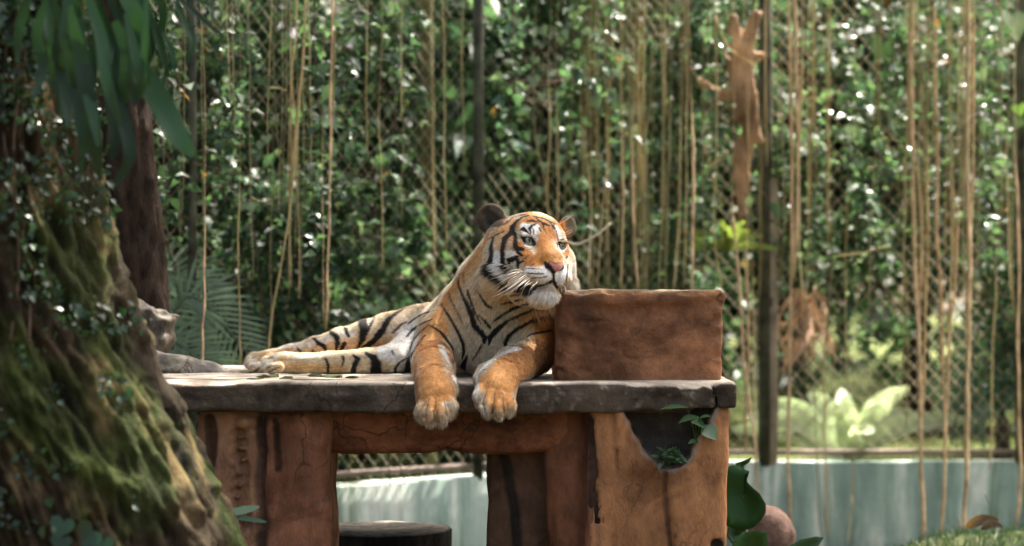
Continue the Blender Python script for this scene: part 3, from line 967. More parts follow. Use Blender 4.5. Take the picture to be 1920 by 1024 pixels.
# coat colours: (colour, [(px, py)...], radius px, softness 0..1, opacity)
COAT = [
    (GCREAM, [(900, 590), (935, 640), (900, 690), (965, 650)], 62, .5, 1),
    (CREAM, [(920, 540), (880, 600), (870, 640)], 34, .6, .9),
    (GCREAM, [(945, 570), (1000, 590)], 26, .6, 1),
    (WHITE, [(772, 612), (740, 655), (770, 650), (790, 640), (760, 690)], 34, .35, 1),
    (CREAM, [(700, 620), (740, 600), (800, 582)], 22, .6, .8),
    (TAN, [(680, 650), (730, 640), (740, 628)], 7, .6, .7),
    (TAN, [(705, 596), (760, 579), (818, 570)], 6, .7, .6),
    (TAN, [(790, 590), (815, 592)], 8, .8, .5),
    (WHITE, [(530, 652), (600, 640), (660, 625)], 9, .8, .7),
    (TAN, [(545, 655), (520, 662), (490, 665)], 6, .8, .8),
    (WHITE, [(560, 668), (600, 668)], 7, .7, .6),
    (TAN, [(545, 688), (600, 690), (640, 690)], 9, .9, .8),
    (TAN, [(530, 672), (528, 690)], 7, .9, .7),
    (WHITE, [(470, 680), (500, 682), (512, 672)], 9, .8, .6),
    (TAN, [(905, 470), (880, 505), (850, 550), (830, 590)], 20, .6, .9),
    (ORANGE, [(898, 470), (868, 515), (843, 550), (828, 578), (815, 605)], 11, .8, .8),
    (TAN, [(855, 590), (830, 620)], 18, .8, .6),
    (PAWO, [(812, 618), (795, 655), (800, 690), (815, 725), (815, 765)], 30, .35, 1), (CREAM, [(780, 665), (783, 700), (786, 740)], 8, .9, .5),
    (ORANGE, [(838, 650), (850, 690), (848, 720), (848, 740)], 10, .6, .9), (ORANGE, [(778, 690), (781, 720), (784, 750)], 10, .5, .9),
    (DEEP, [(835, 735), (825, 745)], 12, .9, .45),
    (DEEP, [(800, 705), (830, 700)], 14, .9, .25),
    (WHITE, [(826, 648), (836, 668), (846, 690), (853, 712)], 7.5, .5, 1),
    (TAN, [(780, 650), (774, 690)], 5, .9, .6),
    (WHITE, [(786, 786), (806, 794), (828, 794), (845, 778)], 8, .8, 1),
    (WHITE, [(835, 758), (850, 762)], 7, .8, .8), (CREAM, [(848, 716), (855, 735)], 6, .7, 1),
    (CREAM, [(790, 760), (795, 775), (815, 782), (832, 782), (846, 765)], 11, .9, .7),
    (TAN, [(1020, 590), (990, 600)], 20, .7, .9),
    (PAWO, [(1028, 600), (1024, 640), (1012, 665), (975, 690), (940, 715), (935, 755)], 30, .35, 1),
    (PAWO, [(985, 660), (955, 680), (925, 705), (905, 720)], 24, .5, 1), (ORANGE, [(1033, 600), (1034, 640), (1030, 680), (1010, 697)], 14, .4, 1),
    (GCREAM, [(960, 620), (940, 655)], 15, .6, .9),
    (DEEP, [(920, 722), (936, 738)], 14, .9, .4), (DEEP, [(985, 655), (965, 672)], 14, .9, .3),
    (WHITE, [(972, 652), (945, 663), (922, 676), (905, 692)], 7.5, .5, 1),
    (WHITE, [(894, 712), (893, 735), (900, 752)], 7, .6, 1),
    (WHITE, [(902, 762), (914, 778), (936, 782), (956, 775)], 7.5, .8, 1),
    (CREAM, [(900, 740), (908, 760), (920, 772), (938, 775), (956, 768)], 10, .9, .7),
    # head
    ((.07, .045, .028), [(918, 405), (925, 400), (912, 415)], 30, .2, 1), ((.15, .115, .075), [(1060, 420), (1066, 424), (1070, 418), (1074, 420)], 20, .3, 1),
    (CREAM, [(915, 490), (925, 525), (935, 545), (905, 545)], 26, .6, 1),
    (TAN, [(930, 550), (960, 565)], 14, .8, .7),
    (ORANGE, [(955, 415), (952, 430), (958, 450), (957, 462)], 12, .6, .8), (TAN, [(930, 445), (938, 455), (936, 470)], 9, .8, .7), (ORANGE, [(975, 470), (965, 475), (985, 486)], 8, .8, .7),
    (ORANGE, [(935, 408), (960, 398), (1000, 402), (1040, 415), (1060, 430)], 14, .6, 1),
    (ORANGE, [(915, 440), (905, 465)], 10, .8, .9), (TAN, [(925, 440), (945, 425), (960, 420)], 9, .7, .8),
    (ORANGE, [(972, 420), (1000, 410), (1030, 425), (1025, 445), (1035, 440)], 13, .6, 1),
    (ORANGE, [(1020, 455), (1028, 480), (1015, 488), (1040, 480)], 20, .5, 1),
    (ORANGE, [(975, 460), (985, 475), (998, 490), (990, 498)], 12, .6, 1),
    (ORANGE, [(1062, 455), (1060, 475), (1056, 482)], 8, .6, 1),
    (DEEP, [(1000, 408), (1025, 418), (1040, 430)], 13, .9, .5), (DEEP, [(1034, 440), (1022, 450), (1018, 442)], 12, .9, .7), (DEEP, [(975, 462), (990, 478), (1005, 490)], 10, .9, .4), (TAN, [(1036, 470), (1043, 482)], 8, .9, .5),
    (DEEP, [(1016, 486), (1019, 494)], 5, .9, .5),
    (WHITE, [(930, 480), (932, 505), (938, 518)], 10, .5, 1), (WHITE, [(955, 478), (962, 480), (957, 500)], 9, .5, 1),
    (WHITE, [(962, 495), (963, 503), (953, 512)], 7, .5, 1), (CREAM, [(957, 455), (955, 468)], 5, .7, .9),
    (WHITE, [(980, 422), (990, 426), (1004, 425)], 8, .45, 1), (WHITE, [(985, 438), (1000, 434), (1006, 432)], 7, .5, 1),
    (WHITE, [(1002, 445), (1006, 450)], 4, .6, .9), (WHITE, [(980, 449), (986, 461), (997, 464)], 3.2, .5, 1),
    (WHITE, [(1043, 426), (1048, 436), (1050, 448)], 5.5, .5, 1), (WHITE, [(1047, 468), (1054, 472), (1062, 464)], 3.2, .5, 1),
    (WHITE, [(988, 508), (1004, 510), (1018, 512), (1028, 520), (1012, 528), (1020, 503)], 9, .5, 1),
    (WHITE, [(1047, 515), (1050, 530), (1055, 520), (1060, 505)], 9, .5, 1),
    (WHITE, [(1000, 556), (1020, 562), (1038, 560)], 13, .6, 1), ((.33, .31, .28), [(1012, 543), (1028, 541), (1036, 543)], 7, .9, .7),  # grey stroke paints shade under the mouth onto the chin
    (WHITE, [(1072, 500), (1075, 525), (1070, 555)], 11, .6, .9), (CREAM, [(1050, 578), (1055, 565), (1060, 550)], 11, .8, .9),
    ((.085, .052, .030), [(902, 392), (915, 384), (930, 387), (941, 402), (935, 420), (905, 425), (898, 410)], 10, .5, 1),
    ((.040, .033, .020), [(915, 396), (930, 400), (922, 415), (912, 422)], 12, .6, 1),
    ((.22, .18, .12), [(922, 390), (930, 395), (936, 400)], 5, .9, .6), (BLACK, [(918, 418), (924, 424)], 7, .7, .9), ((.30, .24, .16), [(915, 432), (925, 430)], 4, .8, .7),
    ((.19, .15, .09), [(1068, 412), (1076, 414), (1066, 424), (1074, 424)], 12, .5, 1),
]
# stripes: ([(px, py)...], (widths px...), colour)
STRIPES = [
    ([(970, 413), (962, 424), (961, 435), (954, 441), (948, 447), (944.5, 457), (942.5, 470), (942.5, 482), (943, 497), (946, 511), (949, 515)], (5, 9, 10, 8, 10, 9, 8, 7, 7, 6, 4), BLACK),
    ([(961, 435), (967, 441), (966.5, 452), (966.5, 462), (971, 468), (981, 467)], (7, 6, 6, 7, 8, 5), BLACK),
    ([(992, 404.5), (978, 408), (970, 415)], (3, 5, 5), BLACK),
    ([(975, 402.5), (962, 409), (946, 421), (932, 427)], (2, 4, 4, 2), BROWN),
    ([(989, 415), (997, 413.7), (1006, 416)], (2.5, 4, 2), BLACK),
    ([(976, 431), (981, 429), (987, 434.5), (995, 440)], (2.5, 6, 4.5, 2), BLACK),
    ([(1005, 420), (998, 422.5), (993, 429), (996, 438)], (2, 4, 5, 2), BLACK),
    ([(978, 446), (987, 444.5), (996, 446.5), (1002.5, 456)], (4, 3.5, 4, 5), BLACK),
    ([(1000, 455), (1003, 459)], (5, 5), BLACK),
    ([(979, 447), (983, 456.5), (992, 459.5), (1001, 459)], (2.4, 2.4, 2.4, 3), BLACK),
    ([(1044, 458), (1049, 454.5), (1056, 457), (1060, 464)], (3.5, 3.5, 4, 3), BLACK),
    ([(1044, 459), (1047, 467), (1054, 468.5), (1059, 464)], (2.4, 2.2, 2.4, 3), BLACK),
    ([(1038, 424), (1039.5, 427.5)], (4, 5), BLACK), ([(1051, 450), (1058, 449), (1063, 455)], (2, 3, 2), BLACK),
    ([(1015, 417), (1022, 420), (1031, 423.5)], (2, 4, 3), BLACK),
    ([(1001, 406), (1020, 410), (1041, 420)], (3, 4.5, 3), BLACK), ([(959, 409), (981, 403.5), (991, 403.5)], (3, 4, 2), BLACK), ([(927, 423), (942, 415), (956, 407)], (2, 4, 3), BROWN), ([(1028, 414), (1035, 421), (1036, 427)], (1.5, 3, 1.5), BLACK), ([(1006, 409), (1010, 415)], (2, 3), BLACK), ([(1017, 426), (1021, 431)], (1.5, 2.2), BROWN), ([(1029, 428), (1031, 434)], (1.2, 2), BROWN), ([(984, 471), (994, 467)], (1.2, 2), BROWN), ([(979, 489), (992, 479)], (1.5, 2), BROWN),
    ([(1011, 413.5), (1018, 419), (1019, 426)], (1.5, 3.5, 2), BLACK),
    ([(1043, 431), (1046, 449)], (1.5, 2.5), BROWN), ([(1012, 427), (1013, 434)], (2, 2.5), BLACK),
    ([(1022, 430), (1024, 438)], (1, 2), BROWN), ([(1001, 428), (1001, 440)], (1.2, 2), BROWN),
    ([(1064, 481), (1058, 489)], (3, 4), BLACK), ([(1065, 496), (1062, 527)], (3, 2.5), BLACK),
    ([(925, 447), (921, 463), (922, 479), (918, 492), (916, 508), (924, 516), (937, 528), (946, 542)], (4, 8, 8, 10, 12, 10, 8, 6), BLACK),
    ([(946, 433.5), (932, 440), (916, 449)], (2.5, 2.5, 1.5), BROWN),
    ([(952, 486.5), (960, 487), (970, 482)], (4, 8, 5), BLACK), ([(954, 488), (957, 505)], (5, 2.5), BLACK),
    ([(970, 484), (972, 494), (971, 503)], (5, 7, 4), BLACK), ([(971, 473), (979, 479)], (4, 4), BLACK), ([(974, 494), (982, 490)], (4, 2), BLACK),
    ([(1037.5, 513), (1037.5, 526), (1022, 533), (1008, 537), (996, 540)], (4, 4.5, 3.5, 3, 4), BLACK),
    ([(966, 546), (976, 542), (986, 542), (997, 545), (1004, 541)], (5, 11, 15, 12, 5), BLACK), ([(983, 549), (990, 550)], (8, 8), BLACK),
    ([(1038, 527), (1044, 539), (1047, 545)], (5, 6, 5), BLACK),
    ([(985, 503.5), (1000, 504), (1016, 505)], (1.4, 1.8, 1.4), BROWN), ([(986, 512), (1000, 513), (1020, 514)], (1.6, 2.2, 1.4), BROWN),
    ([(998, 521), (1012, 521), (1028, 518)], (1.2, 1.8, 1), BROWN), ([(997, 497), (1001, 496)], (2, 3), BROWN),
    ([(1050, 521), (1057, 520)], (1.2, 1.5), BROWN),
    # nose
    ([(1022, 493), (1027, 499), (1034, 501), (1038, 509)], (5, 9, 10, 7), BLACK), ([(1050, 507), (1056, 502)], (4, 4), BLACK),
    ([(1034, 494), (1043, 499), (1056, 498)], (5, 8, 5), PINK), ([(1043, 500), (1045, 507)], (10, 6), PINK), ([(1030, 490), (1042, 493), (1055, 493)], (2, 2, 2), (.16, .10, .06)),
    # neck and chest
    ([(894, 541), (902, 557), (913, 573), (922, 577)], (2, 3.5, 4, 3), BLACK),
    ([(941, 569.5), (962, 566), (981, 559.5)], (2, 4, 4), BLACK), ([(956, 555), (976, 552)], (3, 4), BROWN),
    ([(956, 579), (978, 571.5), (993, 567)], (3, 4, 4), BLACK),
    ([(864, 510), (859.5, 529), (865.5, 548), (874, 567), (883, 585), (890, 611), (902, 623), (909, 632), (907.5, 643)], (3, 6, 6.5, 9, 9.5, 9.5, 9, 9, 4), BLACK),
    ([(869, 513), (871, 531)], (4, 3), BROWN), ([(877, 545), (883, 564), (892, 588), (902, 608)], (5, 5, 3, 1.6), BLACK),
    ([(899, 592), (910, 603), (919.5, 615)], (2, 3.5, 4), BLACK),
    ([(827, 570), (841, 592), (852.5, 611), (862, 630), (869, 646), (870, 660), (867, 672)], (2.5, 4, 4.5, 5, 5, 4.5, 2.5), BLACK),
    ([(841, 548), (844.5, 560), (855, 581), (869, 609)], (2, 2.5, 2.2, 1.4), BROWN),
    ([(808, 611), (827, 623), (838.5, 639), (848, 653), (850, 670), (848.5, 680)], (2.5, 5, 6, 7, 6, 4), BLACK),
    ([(840, 679), (845.5, 688), (848, 700)], (2, 3.5, 3), BLACK),
    ([(1012, 575.5), (985, 586.5), (954, 600.5), (941, 610), (929, 621), (919.5, 632), (917, 646)], (3, 4, 4, 6.5, 8.5, 8, 2.5), BLACK),
    ([(990, 569), (960, 580), (941, 591), (926, 603)], (3, 4.5, 3.5, 2.5), BLACK),
    ([(1027, 595), (1000, 600.5), (982, 610), (966, 619), (954, 630), (947.5, 643), (949, 653)], (3, 4.5, 5, 6, 6, 6.5, 4), BLACK),
    ([(1033, 620), (1010, 624), (996, 627), (979, 637)], (4, 4, 3, 1.3), BLACK), ([(1000, 582), (1018, 577)], (2, 3), BROWN),
    ([(876, 668), (870, 682), (868, 695)], (3, 8, 9), BLACK), ([(903, 648), (893, 666), (885, 676)], (4, 3, 2), BROWN),
    # flank and hind legs
    ([(800, 569), (778, 571), (760, 577.5), (745.5, 586.5), (731, 596.5), (723.5, 607), (719, 618.5), (713, 629), (698.5, 641), (682, 653)], (2.5, 3.5, 5, 6, 8, 9.5, 9, 7, 9, 9), BLACK),
    ([(712, 618), (704.5, 630)], (3, 6), BLACK), ([(680, 602), (683, 618), (680, 636), (671.5, 651)], (14, 14, 10, 3), BLACK),
    ([(703, 595), (696, 607), (690, 621)], (4, 5, 4), BLACK), ([(646, 611), (650, 623), (654, 631)], (6, 6, 4), BLACK),
    ([(816, 582.5), (795, 588), (779, 597), (767, 606)], (2.5, 4, 5, 2.5), BLACK), ([(789, 578), (783, 580.5)], (1.8, 2), BROWN),
    ([(761, 604), (753, 608), (744, 617), (736, 624)], (3, 3.5, 4, 3), BROWN),
    ([(810, 599), (790, 608), (772, 620), (762, 633)], (3, 4.5, 6, 2), BLACK),
    ([(806, 608), (787, 624.5), (776, 638), (770, 654), (769, 665)], (2.5, 4, 5, 3, 1.5), (.10, .09, .09)),
    ([(797, 629), (784, 646), (775, 662), (765, 681), (763, 698)], (3, 5, 7, 12, 12), (.03, .028, .03)),
    ([(769, 668), (750, 679), (741, 690), (741, 699)], (1.5, 2.5, 5, 5), BLACK),
    ([(687, 662.5), (701, 671), (706, 684), (704.5, 699)], (5, 11, 16, 17), BLACK),
    ([(663, 666), (672, 674), (665, 684.5), (662, 699)], (4, 7, 8, 9), BLACK), ([(643, 667), (645, 675), (641.5, 688)], (3, 3.5, 1.5), BLACK),
    ([(735, 657), (738, 666)], (2.5, 2.5), BROWN), ([(646.5, 643.5), (642, 652), (638, 661)], (6, 7, 6), BLACK),
    ([(619, 621.5), (632, 632.5), (633.5, 644), (629.5, 657)], (6, 8, 7.5, 4), BLACK),
    ([(589, 635), (597, 643), (609, 650), (614, 662)], (4, 6.5, 7, 7), BLACK), ([(557, 652), (567, 663)], (2.5, 4), BLACK),
    ([(585.5, 657), (594.5, 663)], (2.5, 4.5), BLACK), ([(611.5, 674), (616.5, 688), (614, 700)], (4, 5, 3), BLACK),
    ([(503, 672), (512, 671)], (2, 2), BROWN), ([(486, 690), (478, 697)], (3, 4), (.10, .09, .08)), ([(510, 684), (500, 692)], (1.5, 2.5), (.12, .1, .09)), ([(525, 688), (505, 697)], (1.5, 2.5), (.12, .1, .09)),  # short dark strokes paint crease shade between the hind toes
]


def skin_path(pts, wid):
    pts = np.asarray(pts, float); out = []
    w = np.asarray(wid, float) if np.ndim(wid) else np.full(len(pts), float(wid))
    for i in range(max(1, len(pts) - 1)):
        j = min(i + 1, len(pts) - 1)
        n = max(1, int(np.hypot(*(pts[j] - pts[i])) / 4))
        for k in range(n):
            t = k / n
            h = to_skin(*(pts[i] * (1 - t) + pts[j] * t))
            if h is not None: out.append((h, (w[i] * (1 - t) + w[j] * t) * 8.4 / FPX))
    h = to_skin(*pts[-1])
    if h is not None: out.append((h, w[-1] * 8.4 / FPX))
    return out


COAT3 = [(np.array(c), skin_path(p, r), s, a) for c, p, r, s, a in COAT]
STRIPES += [(c, (1.2, 2.2, 2.6), (.20, .12, .06)) for c in CLEFTS]  # not markings: dark strokes paint shade into the toe clefts
STRIPE3 = [(np.array(c), skin_path(p, w)) for p, w, c in STRIPES]


def path_dist(pts, path, reach):
    """signed-ish distance: distance / local radius; far points get 9"""
    out = np.full(len(pts), 9.0)
    if not path: return out
    q = np.array([a for a, _ in path]); w = np.array([b for _, b in path])
    lo = q.min(0) - reach; hi = q.max(0) + reach
    m = np.nonzero(((pts > lo) & (pts < hi)).all(1))[0]
    if not len(m): return out
    p = pts[m]; best = np.full(len(m), 9.0)
    if len(q) == 1:
        best = np.linalg.norm(p - q[0], axis=1) / w[0]
    for i in range(len(q) - 1):
        ba = q[i + 1] - q[i]; L = ba @ ba
        if L > 0.0025: continue                       # a jump between two surfaces
        t = np.clip(((p - q[i]) @ ba) / max(L, 1e-9), 0, 1)
        best = np.minimum(best, np.linalg.norm(p - q[i] - t[:, None] * ba, axis=1) / (w[i] + t * (w[i + 1] - w[i])))
    out[m] = best
    return out


def coat(pts, nrm):
    n = len(pts)
    view = np.array([0, 0, CAM_Z]) - pts; view /= np.linalg.norm(view, axis=1, keepdims=True)
    away = smoothstep(-0.05, -0.35, (nrm * view).sum(1))           # the side the photograph does not show
    base = np.tile(np.array(CREAM), (n, 1))
    up = smoothstep(0.0, 0.6, nrm[:, 2])
    base = base * (1 - 0.5 * up[:, None] * away[:, None]) + np.array(ORANGE) * 0.5 * up[:, None] * away[:, None]
    base = base * (1 - away[:, None] * .6) + np.array(ORANGE) * away[:, None] * .6
    wob = fbm(pts[:, 0] * 40, pts[:, 1] * 40, pts[:, 2] * 40, 2)
    for c, path, soft, a in COAT3:
        if not path: continue
        r = max(w for _, w in path)
        d = path_dist(pts, path, r * 1.4) + wob * 0.35
        al = a * smoothstep(1.0 + soft * .35, 1.0 - soft * .75, d)
        base = base * (1 - al[:, None]) + c * al[:, None]
    base *= (1 + 0.22 * fbm(pts[:, 0] * 60, pts[:, 1] * 60, pts[:, 2] * 60, 2) + .42 * fbm(pts[:, 0] * 150, pts[:, 1] * 150, pts[:, 2] * 110, 2))[:, None]
    # back-side bands
    ph = pts[:, 0] * 9 + pts[:, 1] * 3 + 2.2 * fbm(pts[:, 0] * 5, pts[:, 1] * 5, pts[:, 2] * 5, 2)
    band = smoothstep(.62, .80, np.sin(ph * 6.283 * .9)) * away
    base = base * (1 - band[:, None]) + np.array(BLACK) * band[:, None]
    wob2 = fbm(pts[:, 0] * 130, pts[:, 1] * 130, pts[:, 2] * 130, 2)
    for c, path in STRIPE3:
        if not path: continue
        r = max(w for _, w in path) * .55
        d = path_dist(pts, [(q, w * .5) for q, w in path], r * 1.8) + wob2 * .22
        al = smoothstep(1.55, 1.12, d)
        base = base * (1 - al[:, None]) + c * al[:, None]
    return np.clip(base, 0.004, 1)


def fur_flow(pts):
    acc = np.zeros_like(pts); sw = np.zeros(len(pts))
    for a, b, ra, rb, fl in BONES:
        ba = b - a; L = max(ba @ ba, 1e-9)
        t = np.clip(((pts - a) @ ba) / L, 0, 1)
        d = np.linalg.norm(pts - a - t[:, None] * ba, axis=1) - (ra + t * (rb - ra))
        w = np.exp(-np.maximum(d, -.02) / .045)
        acc += w[:, None] * fl; sw += w
    return acc / np.maximum(sw, 1e-6)[:, None]


def streaks(pts, nrm, flow):
    """fur lies in locks: brightness varies across the lie of the hair, slowly along it"""
    f_ = flow - nrm * (flow * nrm).sum(1, keepdims=True); f_ /= np.maximum(np.linalg.norm(f_, axis=1, keepdims=True), 1e-6)
    s_ = np.cross(f_, nrm)
    a = (pts * s_).sum(1); b_ = (pts * f_).sum(1)
    return 1 + .75 * vnoise(a * 150, b_ * 26, pts[:, 2] * 12) + .45 * vnoise(a * 70 + 7, b_ * 15, pts[:, 2] * 9)


# body
tcol = coat(tv, tn) * streaks(tv, tn, fur_flow(tv))[:, None]
fur_mat, nt, b = new_mat('tiger_coat', 0.75, 0.25)
at = nnode(nt, 'ShaderNodeAttribute', attribute_name='Col')
nt.links.new(at.outputs['Color'], b.inputs['Base Color'])
b.inputs['Sheen Weight'].default_value = 0.15
body_me = np_mesh('body', tv, tf)
set_color(body_me, tcol)
body = link_mesh('body', body_me, fur_mat, tiger)

# fur: fine tapered strands over the body, coloured like the skin they grow from
tri = np.concatenate([tf[:, [0, 1, 2]], tf[:, [0, 2, 3]]])
ar = np.linalg.norm(np.cross(tv[tri[:, 1]] - tv[tri[:, 0]], tv[tri[:, 2]] - tv[tri[:, 0]]), axis=1)
cen = tv[tri].mean(1); nc = tn[tri[:, 0]]
vw = np.array([0, 0, CAM_Z]) - cen; vw /= np.linalg.norm(vw, axis=1, keepdims=True)
facing = (vw * nc).sum(1)
wgt = ar * np.where(facing > -0.25, 1.0, 0.2)
wgt[(nc[:, 2] < -0.6) & (cen[:, 2] < SLAB_Z + .02) & (cen[:, 1] > 8.0)] = 0
NF = 260000
frng = np.random.default_rng(11)
pick = frng.choice(len(tri), NF, p=wgt / wgt.sum())
u1 = frng.random(NF); u2 = frng.random(NF); sq = np.sqrt(u1)
bw = np.stack([1 - sq, sq * (1 - u2), sq * u2], 1)
rp = (tv[tri[pick]] * bw[:, :, None]).sum(1)
rn = (tn[tri[pick]] * bw[:, :, None]).sum(1); rn /= np.linalg.norm(rn, axis=1, keepdims=True)
fl = fur_flow(rp)
fl += np.stack([fbm(rp[:, 0] * 14 + 40 * k, rp[:, 1] * 14, rp[:, 2] * 14, 2) for k in range(3)], 1) * .18
fl -= rn * (fl * rn).sum(1, keepdims=True)
fl /= np.maximum(np.linalg.norm(fl, axis=1, keepdims=True), 1e-6)
length = np.full(NF, .014)
hl = (rp - HO) @ HA.T / HS                                            # head coordinates (r, u, f)
inhead = (np.abs(hl) < np.array([.22, .22, .26])).all(1)
face = inhead & (hl[:, 2] > -.05) & (np.abs(hl[:, 0]) < .085) & (hl[:, 1] > -.125)
length[face] = .0075
ruff = inhead & ((np.abs(hl[:, 0]) > .095) & (hl[:, 1] < -.01))
length[ruff] = .040
tuft = inhead & (hl[:, 0] < -.105) & (hl[:, 1] < -.03) & (hl[:, 2] < -.09)
length[tuft] = .055
length[inhead & (np.abs(hl[:, 0]) > .08) & (hl[:, 1] > -.085)] = .013
chin = inhead & (hl[:, 1] < -.158) & (hl[:, 2] > -.03)
length[chin] = .027
earm = inhead & (hl[:, 1] > .085) & (np.abs(hl[:, 0]) > .08)
length[earm] = .009
nosem = inhead & (hl[:, 2] > .088) & (np.abs(hl[:, 0]) < .036) & (hl[:, 1] < -.058) & (hl[:, 1] > -.106)
eyem = inhead & (((np.abs(hl[:, 0]) - .062) / .019) ** 2 + ((hl[:, 1] - .001) / .012) ** 2 < 1) & (hl[:, 2] > -.05)
neckm = (~inhead) & (rp[:, 2] > 1.27) & (rp[:, 1] < 8.75)
length[neckm] = .016
pawm = (rp[:, 1] < 8.0)
length[pawm] = .013
length[pawm & (rp[:, 2] < 1.062)] = .020
length *= frng.uniform(.6, 1.25, NF)
keep = ~(nosem | eyem)
rp, rn, fl, length = rp[keep], rn[keep], fl[keep], length[keep]; NF = len(rp)
fc = coat(rp + fl * (length * .45)[:, None], rn) * frng.uniform(.62, 1.30, (NF, 1))
fc = fc * streaks(rp, rn, fl)[:, None]
lift = frng.uniform(.22, .55, NF)[:, None]
jit = frng.normal(0, .08, (NF, 3))
d1 = fl + rn * lift + jit; d1 /= np.linalg.norm(d1, axis=1, keepdims=True)
d2 = fl + rn * (lift * .2) + jit * 1.2; d2 /= np.linalg.norm(d2, axis=1, keepdims=True)
side = np.cross(d1, rn); side += frng.normal(0, .3, (NF, 3)); side /= np.linalg.norm(side, axis=1, keepdims=True)
hw = (.00042 + .018 * length)[:, None] * frng.uniform(.7, 1.2, (NF, 1))
root = rp - rn * .001
p1 = root + d1 * (length * .55)[:, None]; p2 = p1 + d2 * (length * .5)[:, None]
fv = np.stack([root - side * hw, root + side * hw, p1 - side * hw * .75, p1 + side * hw * .75, p2], 1).reshape(-1, 3)
fv[:, 2] = np.where(fv[:, 1] > 7.99, np.maximum(fv[:, 2], SLAB_Z + .0015), fv[:, 2])
b5 = np.arange(NF)[:, None] * 5
fur_me = np_mesh('fur', fv, [np.concatenate([b5 + np.array([[2, 3, 4]])]), b5 + np.array([[0, 1, 3, 2]])])
tipc = np.repeat(fc, 5, axis=0)
tipc[4::5] *= 1.12
set_color(fur_me, np.clip(tipc, 0.003, .95))
if len(fur_me.vertices) == NF * 5:
    fur_me.normals_split_custom_set_from_vertices(np.repeat(rn, 5, axis=0).astype(np.float32).tolist())
fur_o = link_mesh('fur', fur_me, fur_mat, tiger)
fur_o['kind'] = 'stuff'

# eyes
iris_mat, nt, b = new_mat('eye_iris', 0.22, 0.4); b.inputs['Base Color'].default_value = (.16, .20, .13, 1)
n_ = noise_tex(nt, 300, 2); nt.links.new(ramp(nt, n_, [(.3, (.15, .19, .13)), (.7, (.30, .34, .23))]), b.inputs['Base Color'])
pupil_mat, nt, b = new_mat('eye_pupil', 0.12, 0.5); b.inputs['Base Color'].default_value = (.004, .004, .004, 1)
rim_mat, nt, b = new_mat('eye_rim', 0.25, 0.5); b.inputs['Base Color'].default_value = (.012, .010, .009, 1)
gaze = (_f * .93 + _r * .30 + _u * .10); gaze /= np.linalg.norm(gaze)


def cap_mesh(c, axis, R, a0, a1, rings=10, seg=28):
    ax = np.asarray(axis); u = np.cross(ax, [0, 0, 1.0]); u /= np.linalg.norm(u); w = np.cross(u, ax)
    th = np.linspace(a0, a1, rings); ph = np.linspace(0, 2 * np.pi, seg, endpoint=False)
    v = c + R * (np.cos(th)[:, None, None] * ax + np.sin(th)[:, None, None] * (np.cos(ph)[None, :, None] * u + np.sin(ph)[None, :, None] * w))
    i = np.arange(rings - 1)[:, None]; j = np.arange(seg)[None]; j2 = (j + 1) % seg
    q = np.stack([i * seg + j, i * seg + j2, (i + 1) * seg + j2, (i + 1) * seg + j], -1).reshape(-1, 4)
    return v.reshape(-1, 3), q


for s in (-1, 1):
    c = H(s * .062, .0005, -.0105)
    R = .0150
    v, q = cap_mesh(c, gaze, R, 0.02, 3.1, 18)
    eye = link_mesh('eye', np_mesh('eye', v, q), rim_mat, tiger)
    v, q = cap_mesh(c, gaze, R + .0006, 0.02, 0.88, 8)
    link_mesh('iris', np_mesh('iris', v, q), iris_mat, eye)
    v, q = cap_mesh(c, gaze, R + .0012, 0.001, 0.30, 5)
    link_mesh('pupil', np_mesh('pupil', v, q), pupil_mat, eye)

# whiskers and brow hairs
wh_mat, nt, b = new_mat('whisker', 0.35, 0.5); b.inputs['Base Color'].default_value = (.85, .80, .68, 1)
b.inputs['Transmission Weight'].default_value = 0.0
WH = [((978, 506), (945, 517), (921, 523)), ((980, 508), (950, 523), (930, 536)), ((976, 505), (958, 508), (938, 519)), ((984, 512), (955, 530), (936, 546)), ((985, 515), (950, 537), (924, 553)),
      ((988, 517), (955, 541), (921, 559)), ((990, 519), (960, 545), (933, 558)), ((994, 520), (968, 541), (948, 558)), ((981, 511), (958, 524), (947, 540)), ((992, 522), (976, 533), (966, 547)),
      ((1000, 528), (985, 537), (977, 552)), ((1005, 532), (995, 541), (991, 552)), ((1008, 531), (999, 535), (997, 545)), ((1010, 528), (1003, 533), (1000, 540)), ((988, 513), (948, 545), (922, 558)), ((983, 509), (962, 513), (948, 524)),
      ((979, 507), (955, 515), (942, 530)), ((995, 524), (983, 536), (975, 544))]
for k, (a, m_, t_) in enumerate(WH):
    h = to_skin(*a)
    if h is None: continue
    d0 = h[1]
    pts = spline([h, P(m_[0], m_[1], d0 - .05 - .01 * (k % 3)), P(t_[0], t_[1], d0 - .04 + .02 * (k % 4))], 10)
    v, f = sweep(pts, np.linspace(.00135, .00055, 10), 5)
    link_mesh('whisker', np_mesh('whisker', v, f), wh_mat, tiger)
for a, m_, t_ in (((1046, 438), (1060, 436), (1072, 430)), ((1047, 442), (1062, 440), (1073, 434)), ((1050, 420), (1065, 410), (1074, 404)), ((1056, 535), (1060, 540), (1061, 548)), ((1052, 538), (1053, 543), (1053, 549))):
    h = to_skin(*a)
    if h is None: continue
    pts = spline([h, P(m_[0], m_[1], h[1] - .02), P(t_[0], t_[1], h[1] - .03)], 8)
    v, f = sweep(pts, np.linspace(.0010, .0004, 8), 5)
    link_mesh('whisker', np_mesh('whisker', v, f), wh_mat, tiger)
# claws just showing in the toe fur
claw_mat, nt, b = new_mat('claw', 0.35, 0.5); b.inputs['Base Color'].default_value = (.22, .18, .14, 1)
